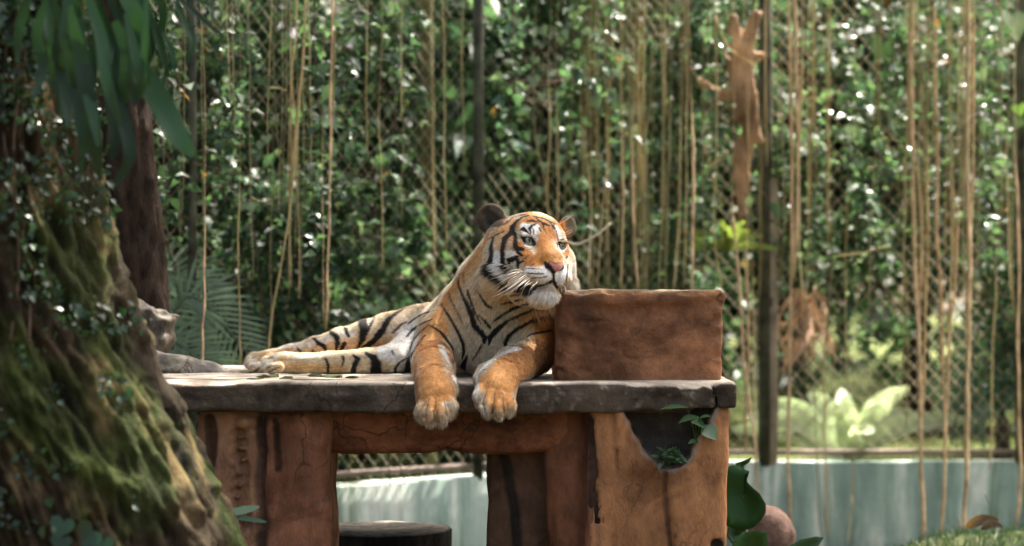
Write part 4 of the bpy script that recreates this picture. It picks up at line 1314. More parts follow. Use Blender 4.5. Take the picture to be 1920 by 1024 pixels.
# ================================================================== fence, hanging roots, planting behind
def fpt(u, off=0.0):
    """plan point on the fence line; u<0 runs along the slanting stretch, u>0 along the far stretch (metres from the corner)"""
    if u < 0:
        t = (WL - WC) / np.linalg.norm(WL - WC); p = WC + t * (-u); n = np.array([-t[1], t[0]])
    else:
        t = (WR - WC) / np.linalg.norm(WR - WC); p = WC + t * u; n = np.array([-t[1], t[0]])
    if n[1] < 0: n = -n
    return p + n * (.06 + off)


_us = np.linspace(-7.8, 5.3, 1311)
_up = np.array([960 + fpt(u)[0] / fpt(u)[1] * FPX for u in _us])


def u_at(px):
    """fence coordinate u seen at photograph column px"""
    return float(np.interp(px, _up, _us))


wire_mat = simple_mat('fence_wire', (.34, .30, .20), .6, .3, .7, 2.0)
rail_mat = simple_mat('fence_rail', (.26, .20, .16), .7, .25, .6, 5.0)
post_mat = simple_mat('fence_post_paint', (.070, .072, .050), .7, .2, .8, 9.0)
pale_post = simple_mat('pale_post', (.42, .36, .30), .7, .3, .45, 6.0)


def chain_mesh(A, B, z0, z1, r):
    mb = MB(); A = np.array(A); B = np.array(B); L = np.linalg.norm(B - A); t = (B - A) / L; n = np.array([-t[1], t[0]])
    w, h = .074, .084; sl = h / w
    for fam in (1, -1):
        for s0 in np.arange(-(z1 - z0) / sl, L, w):
            a, b_ = s0, s0 + (z1 - z0) / sl
            ta, tb = max(a, 0), min(b_, L)
            if tb - ta < .03: continue
            za = z0 + (ta - a) * sl; zb = z0 + (tb - a) * sl
            if fam < 0: ta, tb = ta, tb; za, zb = z1 - (za - z0), z1 - (zb - z0)
            k = max(2, int((tb - ta) / .9) + 2)
            ss = np.linspace(ta, tb, k); zz = np.linspace(za, zb, k)
            sag = .012 * fbm(ss * 1.5, zz * 1.5, ss * 0, 2)
            pts = np.stack([A[0] + t[0] * ss + n[0] * (sag + fam * r), A[1] + t[1] * ss + n[1] * (sag + fam * r), zz], 1)
            mb.add(*sweep(pts, r, 3, cap=False))
    return mb


def make_fence(A, B, label, posts, z1=4.6, wm_=None, wr=.0019):
    root = empty('chain_link_fence', (A[0], A[1], WALL_TOP), label, 'fence')
    o = chain_mesh(A, B, WALL_TOP + .01, z1, wr).build('wire_mesh', wm_ or wire_mat, root); o['kind'] = 'stuff'
    rp = [(A[0] + (B[0] - A[0]) * s, A[1] + (B[1] - A[1]) * s - .03, .55) for s in np.linspace(0, 1, 12)]
    link_mesh('rail', np_mesh('rail', *sweep(rp, .015, 8)), rail_mat, root)
    for px, r, zt, m in posts:
        p = fpt(u_at(px), -.035)
        v, fl = sweep([(p[0], p[1], WALL_TOP - .02), (p[0] + .004, p[1], 2.0), (p[0], p[1], zt)], r, 12)
        link_mesh('post', np_mesh('post', v, fl), m, root)
    return root


make_fence(fpt(-7.6), fpt(-.02), 'rusty chain-link fence on the slanting moat wall behind the tiger', [(352, .020, 4.6, post_mat), (888, .027, 4.6, post_mat)])
make_fence(fpt(.02), fpt(5.2), 'chain-link fence on the moat wall beyond the boulder and grass bank', [(1432, .036, 4.7, post_mat), (1446, .028, 1.32, pale_post), (1912, .034, 4.6, post_mat)], wm_=simple_mat('fence_wire_sunlit', (.48, .41, .28), .6, .3, .6, 2.0), wr=.0023)  # paler wire colour paints in the sunlight on the far stretch

# aerial roots --------------------------------------------------------------------
root_mat, nt, b = new_mat('aerial_root', .8, .2)
oi = nnode(nt, 'ShaderNodeObjectInfo')
n = noise_tex(nt, 9, 5, .6, sc=(1, 1, .25))
c = ramp(nt, n, [(.25, (.36, .27, .15)), (.5, (.58, .47, .29)), (.75, (.74, .66, .48))])
tint = ramp(nt, oi.outputs['Random'], [(0, (.30, .35, .27)), (.4, (.60, .63, .50)), (.75, (.92, .84, .66)), (1, (1.12, 1.05, .92))])
nt.links.new(mixc(nt, 1.0, c, tint, 'MULTIPLY'), b.inputs['Base Color'])
bump(nt, b, noise_tex(nt, 60, 3, .6, sc=(1, 1, .3)), .5, .004)
root_sunlit_mat = simple_mat('aerial_root_sunlit', (.62, .43, .25), .8, .2, .45, 14, .5)  # warmer, brighter copy of the root colour, painting in sun on thick roots
rr = random.Random(5)


def aerial_root(pts, wpx, d, knots=True):
    """pixel path (top to bottom) at depth d; the thickness is set from the photograph at that depth"""
    y0 = pts[0][1]
    if y0 > -30:                                                   # they all hang from the crowns above; thinner higher up
        pts = [(pts[0][0] + rr.uniform(-14, 14), -90), (pts[0][0] + rr.uniform(-7, 7), (y0 - 90) / 2)] + list(pts)
    P3 = [P(a, b_, d + .02 * math.sin(i * 1.7 + a)) for i, (a, b_) in enumerate(pts)]
    n = max(8, int(abs(pts[-1][1] - pts[0][1]) / 22))
    q = spline(P3, n); k = np.arange(n)
    s = rr.uniform(0, 90)
    q[:, 0] += .007 * fbm(k * .35 + s, k * 0, k * 0, 2); q[:, 1] += .02 * fbm(k * .3 + s + 9, k * 0, k * 0, 2)
    r = wpx * .5 * d / FPX * (1 + .5 * fbm(k * .6 + s, k * 0 + 5, k * 0, 2))
    yy = 512 - (q[:, 2] - CAM_Z) * FPX / d
    r *= 1 - .80 * smoothstep(y0 + 60, y0 - 60, yy)
    r[-1] *= .5
    v, fl = sweep(q, np.maximum(r, .0008), 7)
    o = link_mesh('aerial_root', np_mesh('aerial_root', v, fl), root_mat)
    return o


ROOTS = [  # path, width px, depth
    ([(500, -60), (508, 40), (513, 150), (520, 260), (527, 330)], 5, 10.55), ([(512, 330), (508, 440), (508, 560), (503, 640)], 4, 10.7),
    ([(552, -60), (556, 50), (548, 130), (552, 230), (545, 330)], 5, 10.6), ([(575, -60), (570, 80), (560, 200), (552, 330), (540, 420), (527, 500), (512, 585), (503, 665)], 7, 10.5),
    ([(624, -60), (622, 90), (620, 230), (617, 360), (615, 480), (611, 620)], 8, 10.45), ([(632, -60), (628, 110), (622, 260), (618, 340)], 4.5, 10.5), ([(606, 250), (606, 420), (607, 610)], 4, 10.7),
    ([(385, 430), (383, 520), (381, 600), (379, 690)], 8, 9.75), ([(449, 380), (446, 480), (447, 560), (450, 640), (449, 700)], 5.5, 10.0), ([(690, -60), (688, 110), (690, 300)], 3, 10.9),
    ([(832, 60), (833, 200), (834, 340), (838, 480)], 5, 11.2), ([(810, 240), (812, 400), (818, 540)], 4, 11.3), ([(756, 240), (754, 340), (752, 420)], 3.5, 11.1),
    ([(1005, 250), (1020, 330), (1030, 420)], 4.5, 11.6), ([(1028, 150), (1030, 260), (1027, 390), (1040, 470)], 6, 11.6), ([(1044, 230), (1046, 340), (1044, 430)], 4, 11.7), ([(1062, 300), (1058, 400), (1052, 470)], 4, 11.8),
    ([(1100, 260), (1108, 400), (1104, 545)], 4.5, 11.8), ([(1138, 280), (1128, 420), (1120, 545)], 4, 11.8), ([(1166, 250), (1168, 400), (1165, 545)], 6.5, 11.7), ([(1186, 280), (1189, 420), (1196, 545)], 8, 11.6), ([(1178, 130), (1180, 260), (1178, 420)], 3.5, 11.8),
    ([(1222, 60), (1218, 200), (1206, 300), (1210, 430), (1206, 545)], 4.5, 11.8), ([(1240, 20), (1242, 200), (1240, 400), (1236, 545)], 6, 11.8), ([(1256, 210), (1250, 380), (1248, 545)], 7, 11.7), ([(1275, 240), (1272, 420), (1262, 545)], 4.5, 11.9), ([(1298, 230), (1301, 360), (1299, 480), (1297, 545)], 10, 11.6), ([(1286, 60), (1288, 260), (1282, 545)], 4, 12.0), ([(1322, 200), (1318, 380), (1326, 545)], 4, 12.0),
    ([(1375, 400), (1388, 560), (1396, 700), (1416, 840), (1422, 960)], 8, 12.0), ([(1400, 480), (1404, 640), (1398, 760), (1400, 850)], 9, 12.2), ([(1412, 520), (1414, 700), (1418, 860)], 5, 12.2),
    ([(1478, 0), (1482, 160), (1486, 330), (1484, 520), (1480, 700), (1478, 860), (1480, 1010)], 9, 12.1), ([(1492, 0), (1494, 140), (1496, 320), (1490, 520)], 11, 12.0), ([(1505, 60), (1500, 240), (1498, 420), (1505, 560)], 6, 12.1), ([(1462, 40), (1466, 240), (1470, 420), (1462, 560)], 4, 12.2),
    ([(1522, 240), (1518, 420), (1512, 560), (1508, 720)], 5, 12.1), ([(1545, 600), (1545, 740), (1548, 880), (1553, 1010)], 5, 12.2), ([(1560, 420), (1556, 540), (1552, 640)], 6, 12.2), ([(1528, 700), (1532, 860), (1540, 1010)], 4, 12.2), ([(1588, 380), (1585, 540), (1588, 720)], 4, 12.3), ([(1600, 860), (1598, 940), (1590, 1020)], 4, 12.2), ([(1640, 300), (1632, 460), (1630, 590)], 3.5, 12.3),
    ([(1712, 0), (1708, 150), (1712, 320), (1715, 480), (1722, 640), (1726, 800), (1728, 900), (1732, 1015)], 11, 12.0), ([(1722, 300), (1728, 460), (1724, 620), (1730, 780)], 8, 12.1), ([(1738, 240), (1740, 420), (1736, 620), (1732, 760)], 5.5, 12.2), ([(1700, 520), (1702, 660), (1698, 800)], 4, 12.3),
    ([(1752, 40), (1757, 240), (1756, 420), (1764, 540), (1768, 700), (1772, 860), (1765, 1010)], 10, 12.1), ([(1784, 300), (1786, 440), (1782, 560), (1775, 700)], 7, 12.0), ([(1796, 420), (1792, 520), (1780, 640), (1776, 780)], 8, 12.1),
    ([(1815, -40), (1816, 160), (1814, 330), (1817, 460), (1816, 600), (1813, 740), (1811, 880), (1806, 1000)], 12, 11.9), ([(1826, 0), (1824, 200), (1822, 420), (1818, 560), (1814, 640)], 8, 12.0), ([(1838, 200), (1834, 400), (1826, 560)], 4.5, 12.1), ([(1770, 180), (1775, 340), (1772, 480)], 4, 12.2),
    ([(1868, 500), (1862, 640), (1860, 780), (1856, 880)], 5, 12.1), ([(1906, 320), (1910, 500), (1908, 700), (1912, 900), (1904, 985)], 9, 11.9), ([(1889, 240), (1890, 420), (1896, 560)], 4, 12.2), ([(1655, -40), (1650, 120), (1648, 260)], 4, 12.3),
    ([(826, -40), (830, 20), (831, 70)], 4, 11.2), ([(868, -20), (866, 120), (870, 330)], 4, 11.6), ([(1340, -40), (1345, 200), (1340, 430), (1352, 545)], 4, 12.1),
]
LAB_THIN = 'thin tan aerial root hanging in front of the chain-link fence'
LAB_THICK = 'thick aerial root in sun-painted orange brown hanging in front of the chain-link fence'
for pts, w, d in ROOTS:
    o = aerial_root(pts, w * (.56 if pts[0][0] < 1360 else .66), d)
    if w >= 8: o.data.materials[0] = root_sunlit_mat
    tag(o, LAB_THICK if w >= 8 else LAB_THIN, 'root', 'thick hanging aerial roots' if w >= 8 else 'thin hanging aerial roots')
for k in range(135):                                               # the finer hair-like ones, most in curtains
    x = rr.choice([rr.uniform(1080, 1340), rr.uniform(1380, 1560), rr.uniform(1600, 1915), rr.uniform(300, 860), rr.gauss(1250, 35), rr.gauss(1490, 22), rr.gauss(1725, 18), rr.gauss(1815, 22), rr.gauss(1180, 25), rr.gauss(545, 25), rr.gauss(1120, 25)])
    y0 = rr.choice([-40, -40, rr.uniform(0, 300)]); y1 = y0 + rr.uniform(220, 620)
    if x < 1360: y1 = min(y1, 560)
    sl = rr.uniform(-.03, .03)
    d = 12.15 if x > 1080 else (10.1 + (x - 300) / 560 * 1.2)
    o = aerial_root([(x, y0), (x + sl * (y1 - y0) * .5 + rr.uniform(-4, 4), (y0 + y1) / 2), (x + sl * (y1 - y0), y1)], rr.uniform(1.0, 2.2), d + rr.uniform(-.15, .15))
    tag(o, 'hair-thin pale aerial root hanging among thicker roots by the fence', 'root', 'hair-thin hanging aerial roots')

# curved pale tendril beside the far ear
v, fl = sweep(spline([P(1064, 455, 10.9), P(1085, 458, 10.9), P(1120, 440, 10.9), P(1146, 418, 10.9)], 16), np.linspace(.0065, .004, 16), 8)
tend = simple_mat('pale_vine', (.55, .50, .36), .6, .3, .2, 10)
tag(link_mesh('vine', np_mesh('vine', v, fl), tend), 'smooth pale curved vine tip behind the tiger head', 'vine')

# leaves ----------------------------------------------------------------------------
def leaf_material(name, rough=.46, trans=.38, spec=.36, tint=(1, 1, 1)):
    m, nt, b = new_mat(name, rough, spec)
    at = nnode(nt, 'ShaderNodeAttribute', attribute_name='Col')
    nt.links.new(at.outputs['Color'], b.inputs['Base Color'])
    tr = nt.nodes.new('ShaderNodeBsdfTranslucent')
    nt.links.new(mixc(nt, 1.0, at.outputs['Color'], (1.35 * tint[0], 1.5 * tint[1], .95 * tint[2]), 'MULTIPLY'), tr.inputs['Color'])
    ms = nt.nodes.new('ShaderNodeMixShader'); ms.inputs[0].default_value = trans
    out = nt.nodes['Material Output']
    nt.links.new(b.outputs[0], ms.inputs[1]); nt.links.new(tr.outputs[0], ms.inputs[2]); nt.links.new(ms.outputs[0], out.inputs[0])
    return m


leaf_mat = leaf_material('leaf')
GREENS = np.array([[.034, .072, .040], [.046, .094, .048], [.063, .122, .058], [.088, .150, .074], [.044, .088, .060], [.112, .162, .098]])


def leaf_quads(pos, direc, nrm, length, width, col, g=None):
    """folded leaves: base, two sides, tip; returns verts, tris, colours"""
    n = len(pos); g = g or np.random.default_rng(1)
    d = direc / np.linalg.norm(direc, axis=1, keepdims=True)
    s = np.cross(d, nrm); s /= np.maximum(np.linalg.norm(s, axis=1, keepdims=True), 1e-6)
    u = np.cross(s, d)
    L = length[:, None]; W = width[:, None]
    droop = -.18
    base = pos; tip = pos + d * L + u * L * droop
    ml = pos + d * L * .42 - s * W * .5 + u * W * .22; mr = pos + d * L * .42 + s * W * .5 + u * W * .22
    mid = pos + d * L * .45
    V = np.stack([base, ml, mid, mr, tip], 1).reshape(-1, 3)
    b5 = np.arange(n)[:, None] * 5
    T = np.concatenate([b5 + [[0, 2, 1]], b5 + [[0, 3, 2]], b5 + [[1, 2, 4]], b5 + [[2, 3, 4]]])
    return V, T, np.repeat(col, 5, axis=0)


def rand_dirs(g, n, down=.3):
    v = g.normal(0, 1, (n, 3)); v[:, 2] = v[:, 2] * .6 - down
    return v / np.linalg.norm(v, axis=1, keepdims=True)


def foliage(name, parent, g, n, pts, size, ratio=.55, colset=GREENS, up=.5, mat=None, bright=1.0, kind=None):
    """leaves at given points (m,3): n picked with jitter"""
    pk = pts[g.integers(0, len(pts), n)]
    d = rand_dirs(g, n); nr = g.normal(0, 1, (n, 3)); nr[:, 2] = np.abs(nr[:, 2]) + up
    L = g.uniform(size[0], size[1], n) * g.choice([.7, 1, 1, 1.25], n)
    ci = g.integers(0, len(colset), n)
    col = colset[ci] * g.uniform(.6, 1.35, (n, 1)) * bright
    old = g.random(n) < (.006 if size[1] < .12 else .002); col[old] = np.array([.28, .15, .05])
    V, T, C = leaf_quads(pk, d, nr, L, L * ratio * g.uniform(.8, 1.2, n), np.clip(col, .004, .8))
    me = np_mesh(name, V, T, False); set_color(me, C)
    o = link_mesh(name, me, mat or leaf_mat, parent)
    if kind: o['kind'] = kind
    return o


trunk_mat = simple_mat('tree_bark', (.10, .075, .05), .9, .15, .45, 12, .6)
moss_trunk = simple_mat('mossy_bark', (.13, .12, .055), .9, .15, .5, 10, .6)


def cluster_points(g, c, rad, nb, per, spread):
    """branch-tip clusters inside an ellipsoid -> leaf positions"""
    v = g.normal(0, 1, (nb, 3)); v /= np.linalg.norm(v, axis=1, keepdims=True)
    cen = np.array(c) + v * (g.random((nb, 1)) ** .45) * np.array(rad)
    p = np.repeat(cen, per, axis=0) + g.normal(0, 1, (nb * per, 3)) * spread
    return cen, p


def tree(name, c, rad, base, trunk_r, nleaf, size, label, group, cat='tree', seed=0, nb=70, colset=GREENS, bright=1.0, spread=.16, ratio=.55, mat=None, tmat=None):
    g = np.random.default_rng(seed)
    root = empty(name, base, label, cat, group)
    cen, pts = cluster_points(g, c, rad, nb, 40, spread)
    foliage('crown', root, g, nleaf, pts, size, ratio, colset, bright=bright, mat=mat)
    mb = MB()
    base = np.array(base, float); c = np.array(c, float)
    top = c + np.array([0, 0, rad[2] * .3])
    sp = spline([base, base + (top - base) * .4 + g.normal(0, .06, 3) * [1, 1, 0], top], 12)
    mb.add(*sweep(sp, np.linspace(trunk_r, trunk_r * .35, 12), 9))
    for k in range(min(nb, 26)):
        s0 = sp[int(g.integers(4, 11))]
        mb.add(*sweep(spline([s0, (s0 + cen[k]) / 2 + g.normal(0, .06, 3), cen[k]], 6), np.linspace(trunk_r * .25, trunk_r * .06, 6), 5, cap=False))
    mb.build('trunk', tmat or trunk_mat, root)
    return root


# shrubs and trees behind the fence, row by row
sd = 100
for row, (off, zc, rz, rx, step, nl, sz, br) in enumerate(((.75, 1.3, .9, .62, .78, 3600, (.045, .09), 1.0), (1.5, 2.6, 1.1, .8, .95, 4200, (.05, .105), 1.0), (3.2, 2.4, 1.9, 1.2, 1.6, 3600, (.08, .16), .9))):
    for u in np.arange(-6.4 - row * .6, 5.0 + row * 1.2, step):
        if (row == 0 and 0.15 < u < 1.95) or (row == 1 and .55 < u < 2.3): continue                 # the clearing with the ferns
        sd += 1; g = np.random.default_rng(sd)
        p = fpt(u + g.uniform(-.2, .2), off + g.uniform(-.15, .35))
        zz = zc + g.uniform(-.25, .35)
        nm, lab, grp, cat = (('shrub', 'small-leaved green shrub close behind the chain-link fence', 'shrubs behind the fence', 'shrub'), ('young_tree', 'young leafy tree standing behind the fence shrubs', 'young trees behind the shrubs', 'tree'), ('forest_tree', 'taller shady forest tree rising behind the young trees', 'forest trees behind the enclosure', 'tree'))[row]
        if row == 1 and sd % 3 == 0: sz_, nl_, lab, grp = (.12, .22), int(nl * .38), 'young tree with large broad leaves behind the fence shrubs', 'broad-leaved young trees behind the shrubs'          # some with much larger leaves
        else: sz_, nl_ = sz, nl
        tree(nm, (p[0], p[1], zz), (rx, rx * .7, rz), (p[0], p[1], .45), (.03, .05, .11)[row], nl_, sz_, lab, grp, cat, sd, nb=(44, 46, 60)[row], bright=br * g.uniform(.75, 1.25), spread=(.13, .17, .25)[row], ratio=g.uniform(.45, .7))

for k, (x, y, z_, rx, rz, sz) in enumerate(((.75, 13.75, 1.3, .55, .9, (.05, .10)), (.95, 14.2, 2.7, .7, 1.1, (.05, .11)), (.45, 14.9, 2.3, .8, 1.4, (.10, .18)), (1.25, 15.4, 2.8, .8, 1.4, (.08, .16)), (.2, 14.2, 3.0, .7, 1.0, (.06, .12)), (1.7, 15.9, 2.6, .9, 1.5, (.12, .20)))):
    tree('young_tree', (x, y, z_), (rx, rx * .7, rz), (x, y, .45), .045, 3600, sz, 'young leafy tree standing behind the fence shrubs', 'young trees behind the shrubs', 'tree', 700 + k, nb=46, bright=.9, spread=.17)

# far wood closing the view
g = np.random.default_rng(55)
n = 26000
pts = np.stack([g.uniform(-13, 14, n), g.uniform(19, 30, n), .4 + 8.5 * g.random(n) ** .8], 1)
keep = fbm(pts[:, 0] * .7, pts[:, 1] * .7, pts[:, 2] * .7, 2) > -.12
fo = foliage('distant_wood', None, g, n, pts[keep], (.22, .42), .6, GREENS * .8, kind='stuff')
tag(fo, 'dark mass of distant forest leaves closing the view behind the trees', 'forest')
trunks = [(-3.2, 19.5, .16), (-1.4, 18.8, .12), (.6, 20.2, .18), (2.2, 19.0, .13), (4.0, 20.0, .17), (5.4, 19.2, .14)]
for k, (x, y, r) in enumerate(trunks):
    v, fl = sweep(spline([(x, y, 0.4), (x + .1, y, 3), (x - .1 + .1 * k % 3, y, 9)], 14), np.linspace(r, r * .7, 14), 12)
    e_ = empty('distant_tree', (x, y, .4), 'dim upright tree standing deep in the wood beyond the fence', 'tree', 'trees deep in the wood')
    link_mesh('trunk', np_mesh('trunk', v, fl), trunk_mat, e_)

# the mossy pole-like trunk by the fence
v, fl = sweep(spline([P(806, 900, 12.3), P(803, 560, 12.3), P(800, 300, 12.3), P(797, 60, 12.3), P(795, -120, 12.3)], 30), .040 * (1 + .25 * fbm(np.arange(30) * .7, np.arange(30) * 0, np.arange(30) * 0, 2)), 12)
e_ = empty('slender_tree', tuple(v[0]), 'slender mossy upright tree next to the dark fence post behind the tiger', 'tree')
link_mesh('trunk', np_mesh('trunk', v, fl), moss_trunk, e_)

# ivy and heart-leaved creeper on the fence: each creeper a stem with leaves
def heart(pos, d, nrm, L):
    """heart-shaped leaf, fan of triangles, slightly cupped"""
    d = np.asarray(d, float); d /= np.linalg.norm(d); s = np.cross(d, nrm); s /= np.linalg.norm(s); u = np.cross(s, d)
    t = np.linspace(0, 2 * np.pi, 15)[:-1]
    x = .52 * np.sin(t) ** 3 * 1.05; y = (13 * np.cos(t) - 5 * np.cos(2 * t) - 2 * np.cos(3 * t) - np.cos(4 * t)) / 29.0
    V = [pos + d * (-y) * L + s * x * L + u * (abs(xx) * .22 * L) for x, y, xx in zip(x, y, x)]
    V = np.array([pos - d * .05 * L] + V)
    n = len(t); T = np.array([[0, 1 + i, 1 + (i + 1) % n] for i in range(n)])
    return V, T


leafcol_mat = leaf_material('creeper_leaf', .30, .30, .6)
HEARTS = [  # creepers: list of (px, py, size px)
    [(1003, 55, 15), (1018, 57, 26), (1000, 62, 22), (970, 40, 20), (982, 65, 18), (1005, 80, 16), (1003, 113, 24), (1000, 150, 28), (972, 168, 20), (985, 165, 22), (1052, 178, 24), (1016, 180, 20), (975, 135, 16), (960, 122, 14)],
    [(1015, 262, 30), (1042, 243, 20), (1050, 295, 20), (1020, 310, 20), (1048, 308, 18), (1014, 358, 26), (1064, 330, 16), (1058, 336, 18), (1066, 325, 14)],
    [(1145, 185, 28), (1162, 205, 30), (1180, 212, 36), (1198, 205, 32), (1178, 245, 26), (1160, 240, 22), (1190, 243, 24), (1122, 60, 30), (1110, 85, 22), (1120, 120, 24), (1162, 140, 22), (1190, 130, 26)],
    [(420, 100, 14), (485, 125, 18), (500, 260, 24), (490, 272, 24), (455, 385, 24), (470, 388, 26), (425, 150, 22), (460, 180, 16), (606, 225, 34), (612, 205, 18), (550, 375, 16), (560, 360, 14), (340, 300, 20)],
    [(1620, 185, 50), (1610, 180, 40), (1598, 245, 34), (1650, 90, 58), (1682, 240, 36), (1730, 95, 22), (1680, 195, 30), (1785, 165, 24), (1770, 195, 22), (1790, 220, 18), (1840, 140, 30), (1806, 178, 22), (1900, 45, 80), (1912, 205, 34), (1908, 230, 30), (1885, 310, 26)],
    [(1370, 300, 24), (1380, 292, 22), (1460, 395, 40), (1470, 400, 26), (1345, 55, 40), (1325, 60, 34), (1552, 80, 24), (1540, 90, 20), (1580, 180, 26)],
    [(690, 575, 20), (705, 580, 22), (720, 570, 18), (680, 585, 16), (712, 560, 16), (740, 470, 18), (760, 500, 16), (735, 450, 14), (770, 440, 14), (655, 420, 12), (790, 370, 14)],
    [(575, 60, 14), (700, 120, 14), (720, 140, 14), (735, 150, 16), (760, 300, 14), (720, 330, 18), (675, 300, 16), (735, 260, 12), (700, 350, 14), (640, 330, 12)],
]
hr = np.random.default_rng(21)
for k, lst in enumerate(HEARTS):
    px = np.mean([a for a, _, _ in lst]); p0 = fpt(u_at(px), -.16)
    root = empty('creeper', (p0[0], p0[1], WALL_TOP), None, 'creeper', 'creepers climbing the fence')
    root['label'] = 'creeper with heart-shaped leaves painted sun-pale on the wire ' + ('high above the tiger head', 'just above the tiger far ear', 'above the concrete block, in a bright cluster', 'beyond the rugged dark tree', 'among the thick roots, its leaves the largest', 'beside the torn brown limb and dark post', 'low behind the tiger back', 'next to the slender mossy tree')[k]
    mb = MB(); st_pts = []
    for (a, b_, s_) in sorted(lst, key=lambda t: -t[1]):
        pu = fpt(u_at(a), -.14 - hr.uniform(0, .12)); pos = P(a, b_, pu[1]); st_pts.append(pos + [0, .03, .01])
        d = np.array([hr.uniform(-.5, .5), -.25, -1.0]); nrm = np.array([hr.uniform(-.5, .7), -.75, hr.uniform(.5, 1.3)])
        V, T = heart(pos, d, nrm, s_ * pu[1] / FPX * .85)
        base = np.array([.20, .28, .17]) if s_ < 40 else np.array([.05, .11, .03])  # smaller leaves pale: sun gloss painted into the colour
        if a > 1890: base = np.array([.14, .24, .05])  # brighter green paints in back light on the far right leaves
        lm = MB(); lm.add(V, T, base * hr.uniform(.7, 1.5)); lm.build('leaf', leafcol_mat, root)
    sp = spline([(p0[0], p0[1], WALL_TOP)] + [tuple(q) for q in st_pts], max(12, 4 * len(st_pts)))
    link_mesh('stem', np_mesh('stem', *sweep(sp, .003, 5)), trunk_mat, root)

# small-leaf ivy patches grown over parts of the wire
for k, (pa, pb, ya, yb, n) in enumerate(((300, 480, 60, 640, 2600), (560, 800, 20, 520, 4200), (900, 1130, -20, 330, 3000), (1150, 1420, -40, 300, 2800), (1520, 1720, 0, 470, 2400), (1700, 1925, 60, 420, 2200), (480, 620, 380, 690, 1800), (1840, 1930, 480, 760, 900), (1420, 1560, 220, 540, 1700), (1180, 1345, 250, 545, 1300), (1590, 1720, 430, 640, 700))):
    g = np.random.default_rng(300 + k); q = []
    while len(q) < 500:
        a, b_ = g.uniform(pa, pb), g.uniform(ya, yb)
        if vnoise(np.array([a * .016]), np.array([b_ * .016]), np.array([k * 3.0]))[0] < -.02: continue
        pu = fpt(u_at(a), g.uniform(-.06, .10)); q.append(P(a, b_, pu[1]))
    p0 = fpt(u_at((pa + pb) / 2), .05)
    root = empty('ivy', (p0[0], p0[1], WALL_TOP), 'small-leaved ivy tangle on the wire ' + ('beside the rugged dark tree', 'next to the slender mossy tree', 'high above the tiger head', 'around the torn brown limb', 'high above the bright fern rosette', 'among the thick aerial roots', 'low behind the tiger hind legs', 'above the blue-green palm', 'above the dead brown fern', 'directly above the concrete block', 'between dead fern and thick roots')[k], 'ivy', 'ivy patches on the fence')
    foliage('foliage', root, g, int(n * .6), np.array(q), (.028, .062), .75, GREENS)
    mb = MB(); q = np.array(q)
    for j in range(7):
        s_ = q[g.integers(0, len(q), 5)]; s_ = s_[np.argsort(s_[:, 2])]
        mb.add(*sweep(spline(s_, 24), .0035, 5))
    mb.build('stem', trunk_mat, root)

# leafy vines hanging among the roots
for k, (x, y0, y1, d) in enumerate(((430, -60, 330, 10.5), (592, -60, 470, 10.7), (662, -60, 390, 11.0), (742, -60, 520, 11.2), (962, -60, 330, 11.7), (1082, -60, 420, 11.9), (1148, -60, 330, 11.9), (1335, -60, 500, 12.2), (1532, -60, 520, 12.3), (1612, -60, 430, 12.2), (1690, -60, 330, 12.1), (1862, -60, 480, 12.2), (1770, -60, 300, 12.2), (320, -60, 480, 10.3))):
    g = np.random.default_rng(900 + k); sp = spline([P(x + g.uniform(-14, 14), y, d + g.uniform(-.06, .06)) for y in np.linspace(y0, y1, 6)], 40)
    root = empty('leafy_vine', tuple(sp[-1]), 'leafy green vine dangling among the bare aerial roots by the fence', 'vine', 'leafy vines among the roots')
    link_mesh('stem', np_mesh('stem', *sweep(sp, .003, 5)), trunk_mat, root)
    q = sp[g.integers(0, 40, 130)] + g.normal(0, .035, (130, 3))
    foliage('foliage', root, g, 130, q, (.035, .085), .7, GREENS * 1.25 + .01, up=1.0, mat=leafcol_mat)

# sunlit bird's-nest ferns in the clearing, palm fronds -------------------------------
def strap(pts, w, n=14, fold=.25, wave=0.0, taper=.6, g=None):
    """strap-shaped blade along pts, folded on its midrib"""
    q = spline(pts, n); t = np.gradient(q, axis=0); t /= np.linalg.norm(t, axis=1, keepdims=True)
    ref = np.array([0, -1.0, .25]); s = np.cross(t, ref); s /= np.maximum(np.linalg.norm(s, axis=1, keepdims=True), 1e-6); u = np.cross(s, t)
    k = np.linspace(0, 1, n)
    ww = w * .5 * np.clip(np.sin(np.pi * np.clip(k * .93 + .05, 0, 1)) ** taper, .05, 1)
    wv = wave * w * np.sin(k * 15)
    l = q - s * ww[:, None] + u * (fold * ww + wv)[:, None]; r = q + s * ww[:, None] + u * (fold * ww - wv)[:, None]
    V = np.stack([l, q, r], 1).reshape(-1, 3); i = np.arange(n - 1)[:, None] * 3
    Q = np.concatenate([i + [[0, 1, 4, 3]], i + [[1, 2, 5, 4]]])
    return V, Q


fern_mat = leaf_material('fern_leaf', .35, .45, .5)


def rosette(name, base, n, L, w, label, cat, group, seed, col, el=(.5, 1.2), mat=None):
    g = np.random.default_rng(seed); root = empty(name, base, label, cat, group); base = np.array(base)
    for k in range(n):
        az = 2 * np.pi * k / n + g.uniform(-.3, .3); e_ = g.uniform(*el); l = L * g.uniform(.75, 1.1)
        d = np.array([math.cos(az) * math.cos(e_), math.sin(az) * math.cos(e_) * .8, math.sin(e_)])
        tip = base + d * l + np.array([d[0] * .25 * l, d[1] * .2 * l, -.18 * l])
        V, Q = strap([base, base + d * l * .55, tip], w * g.uniform(.8, 1.15), 12, .3, .06)
        m_ = MB(); m_.add(V, Q, np.clip(np.array(col) * g.uniform(.45, 1.3), 0, .8)); m_.build('frond', mat or fern_mat, root)
    return root


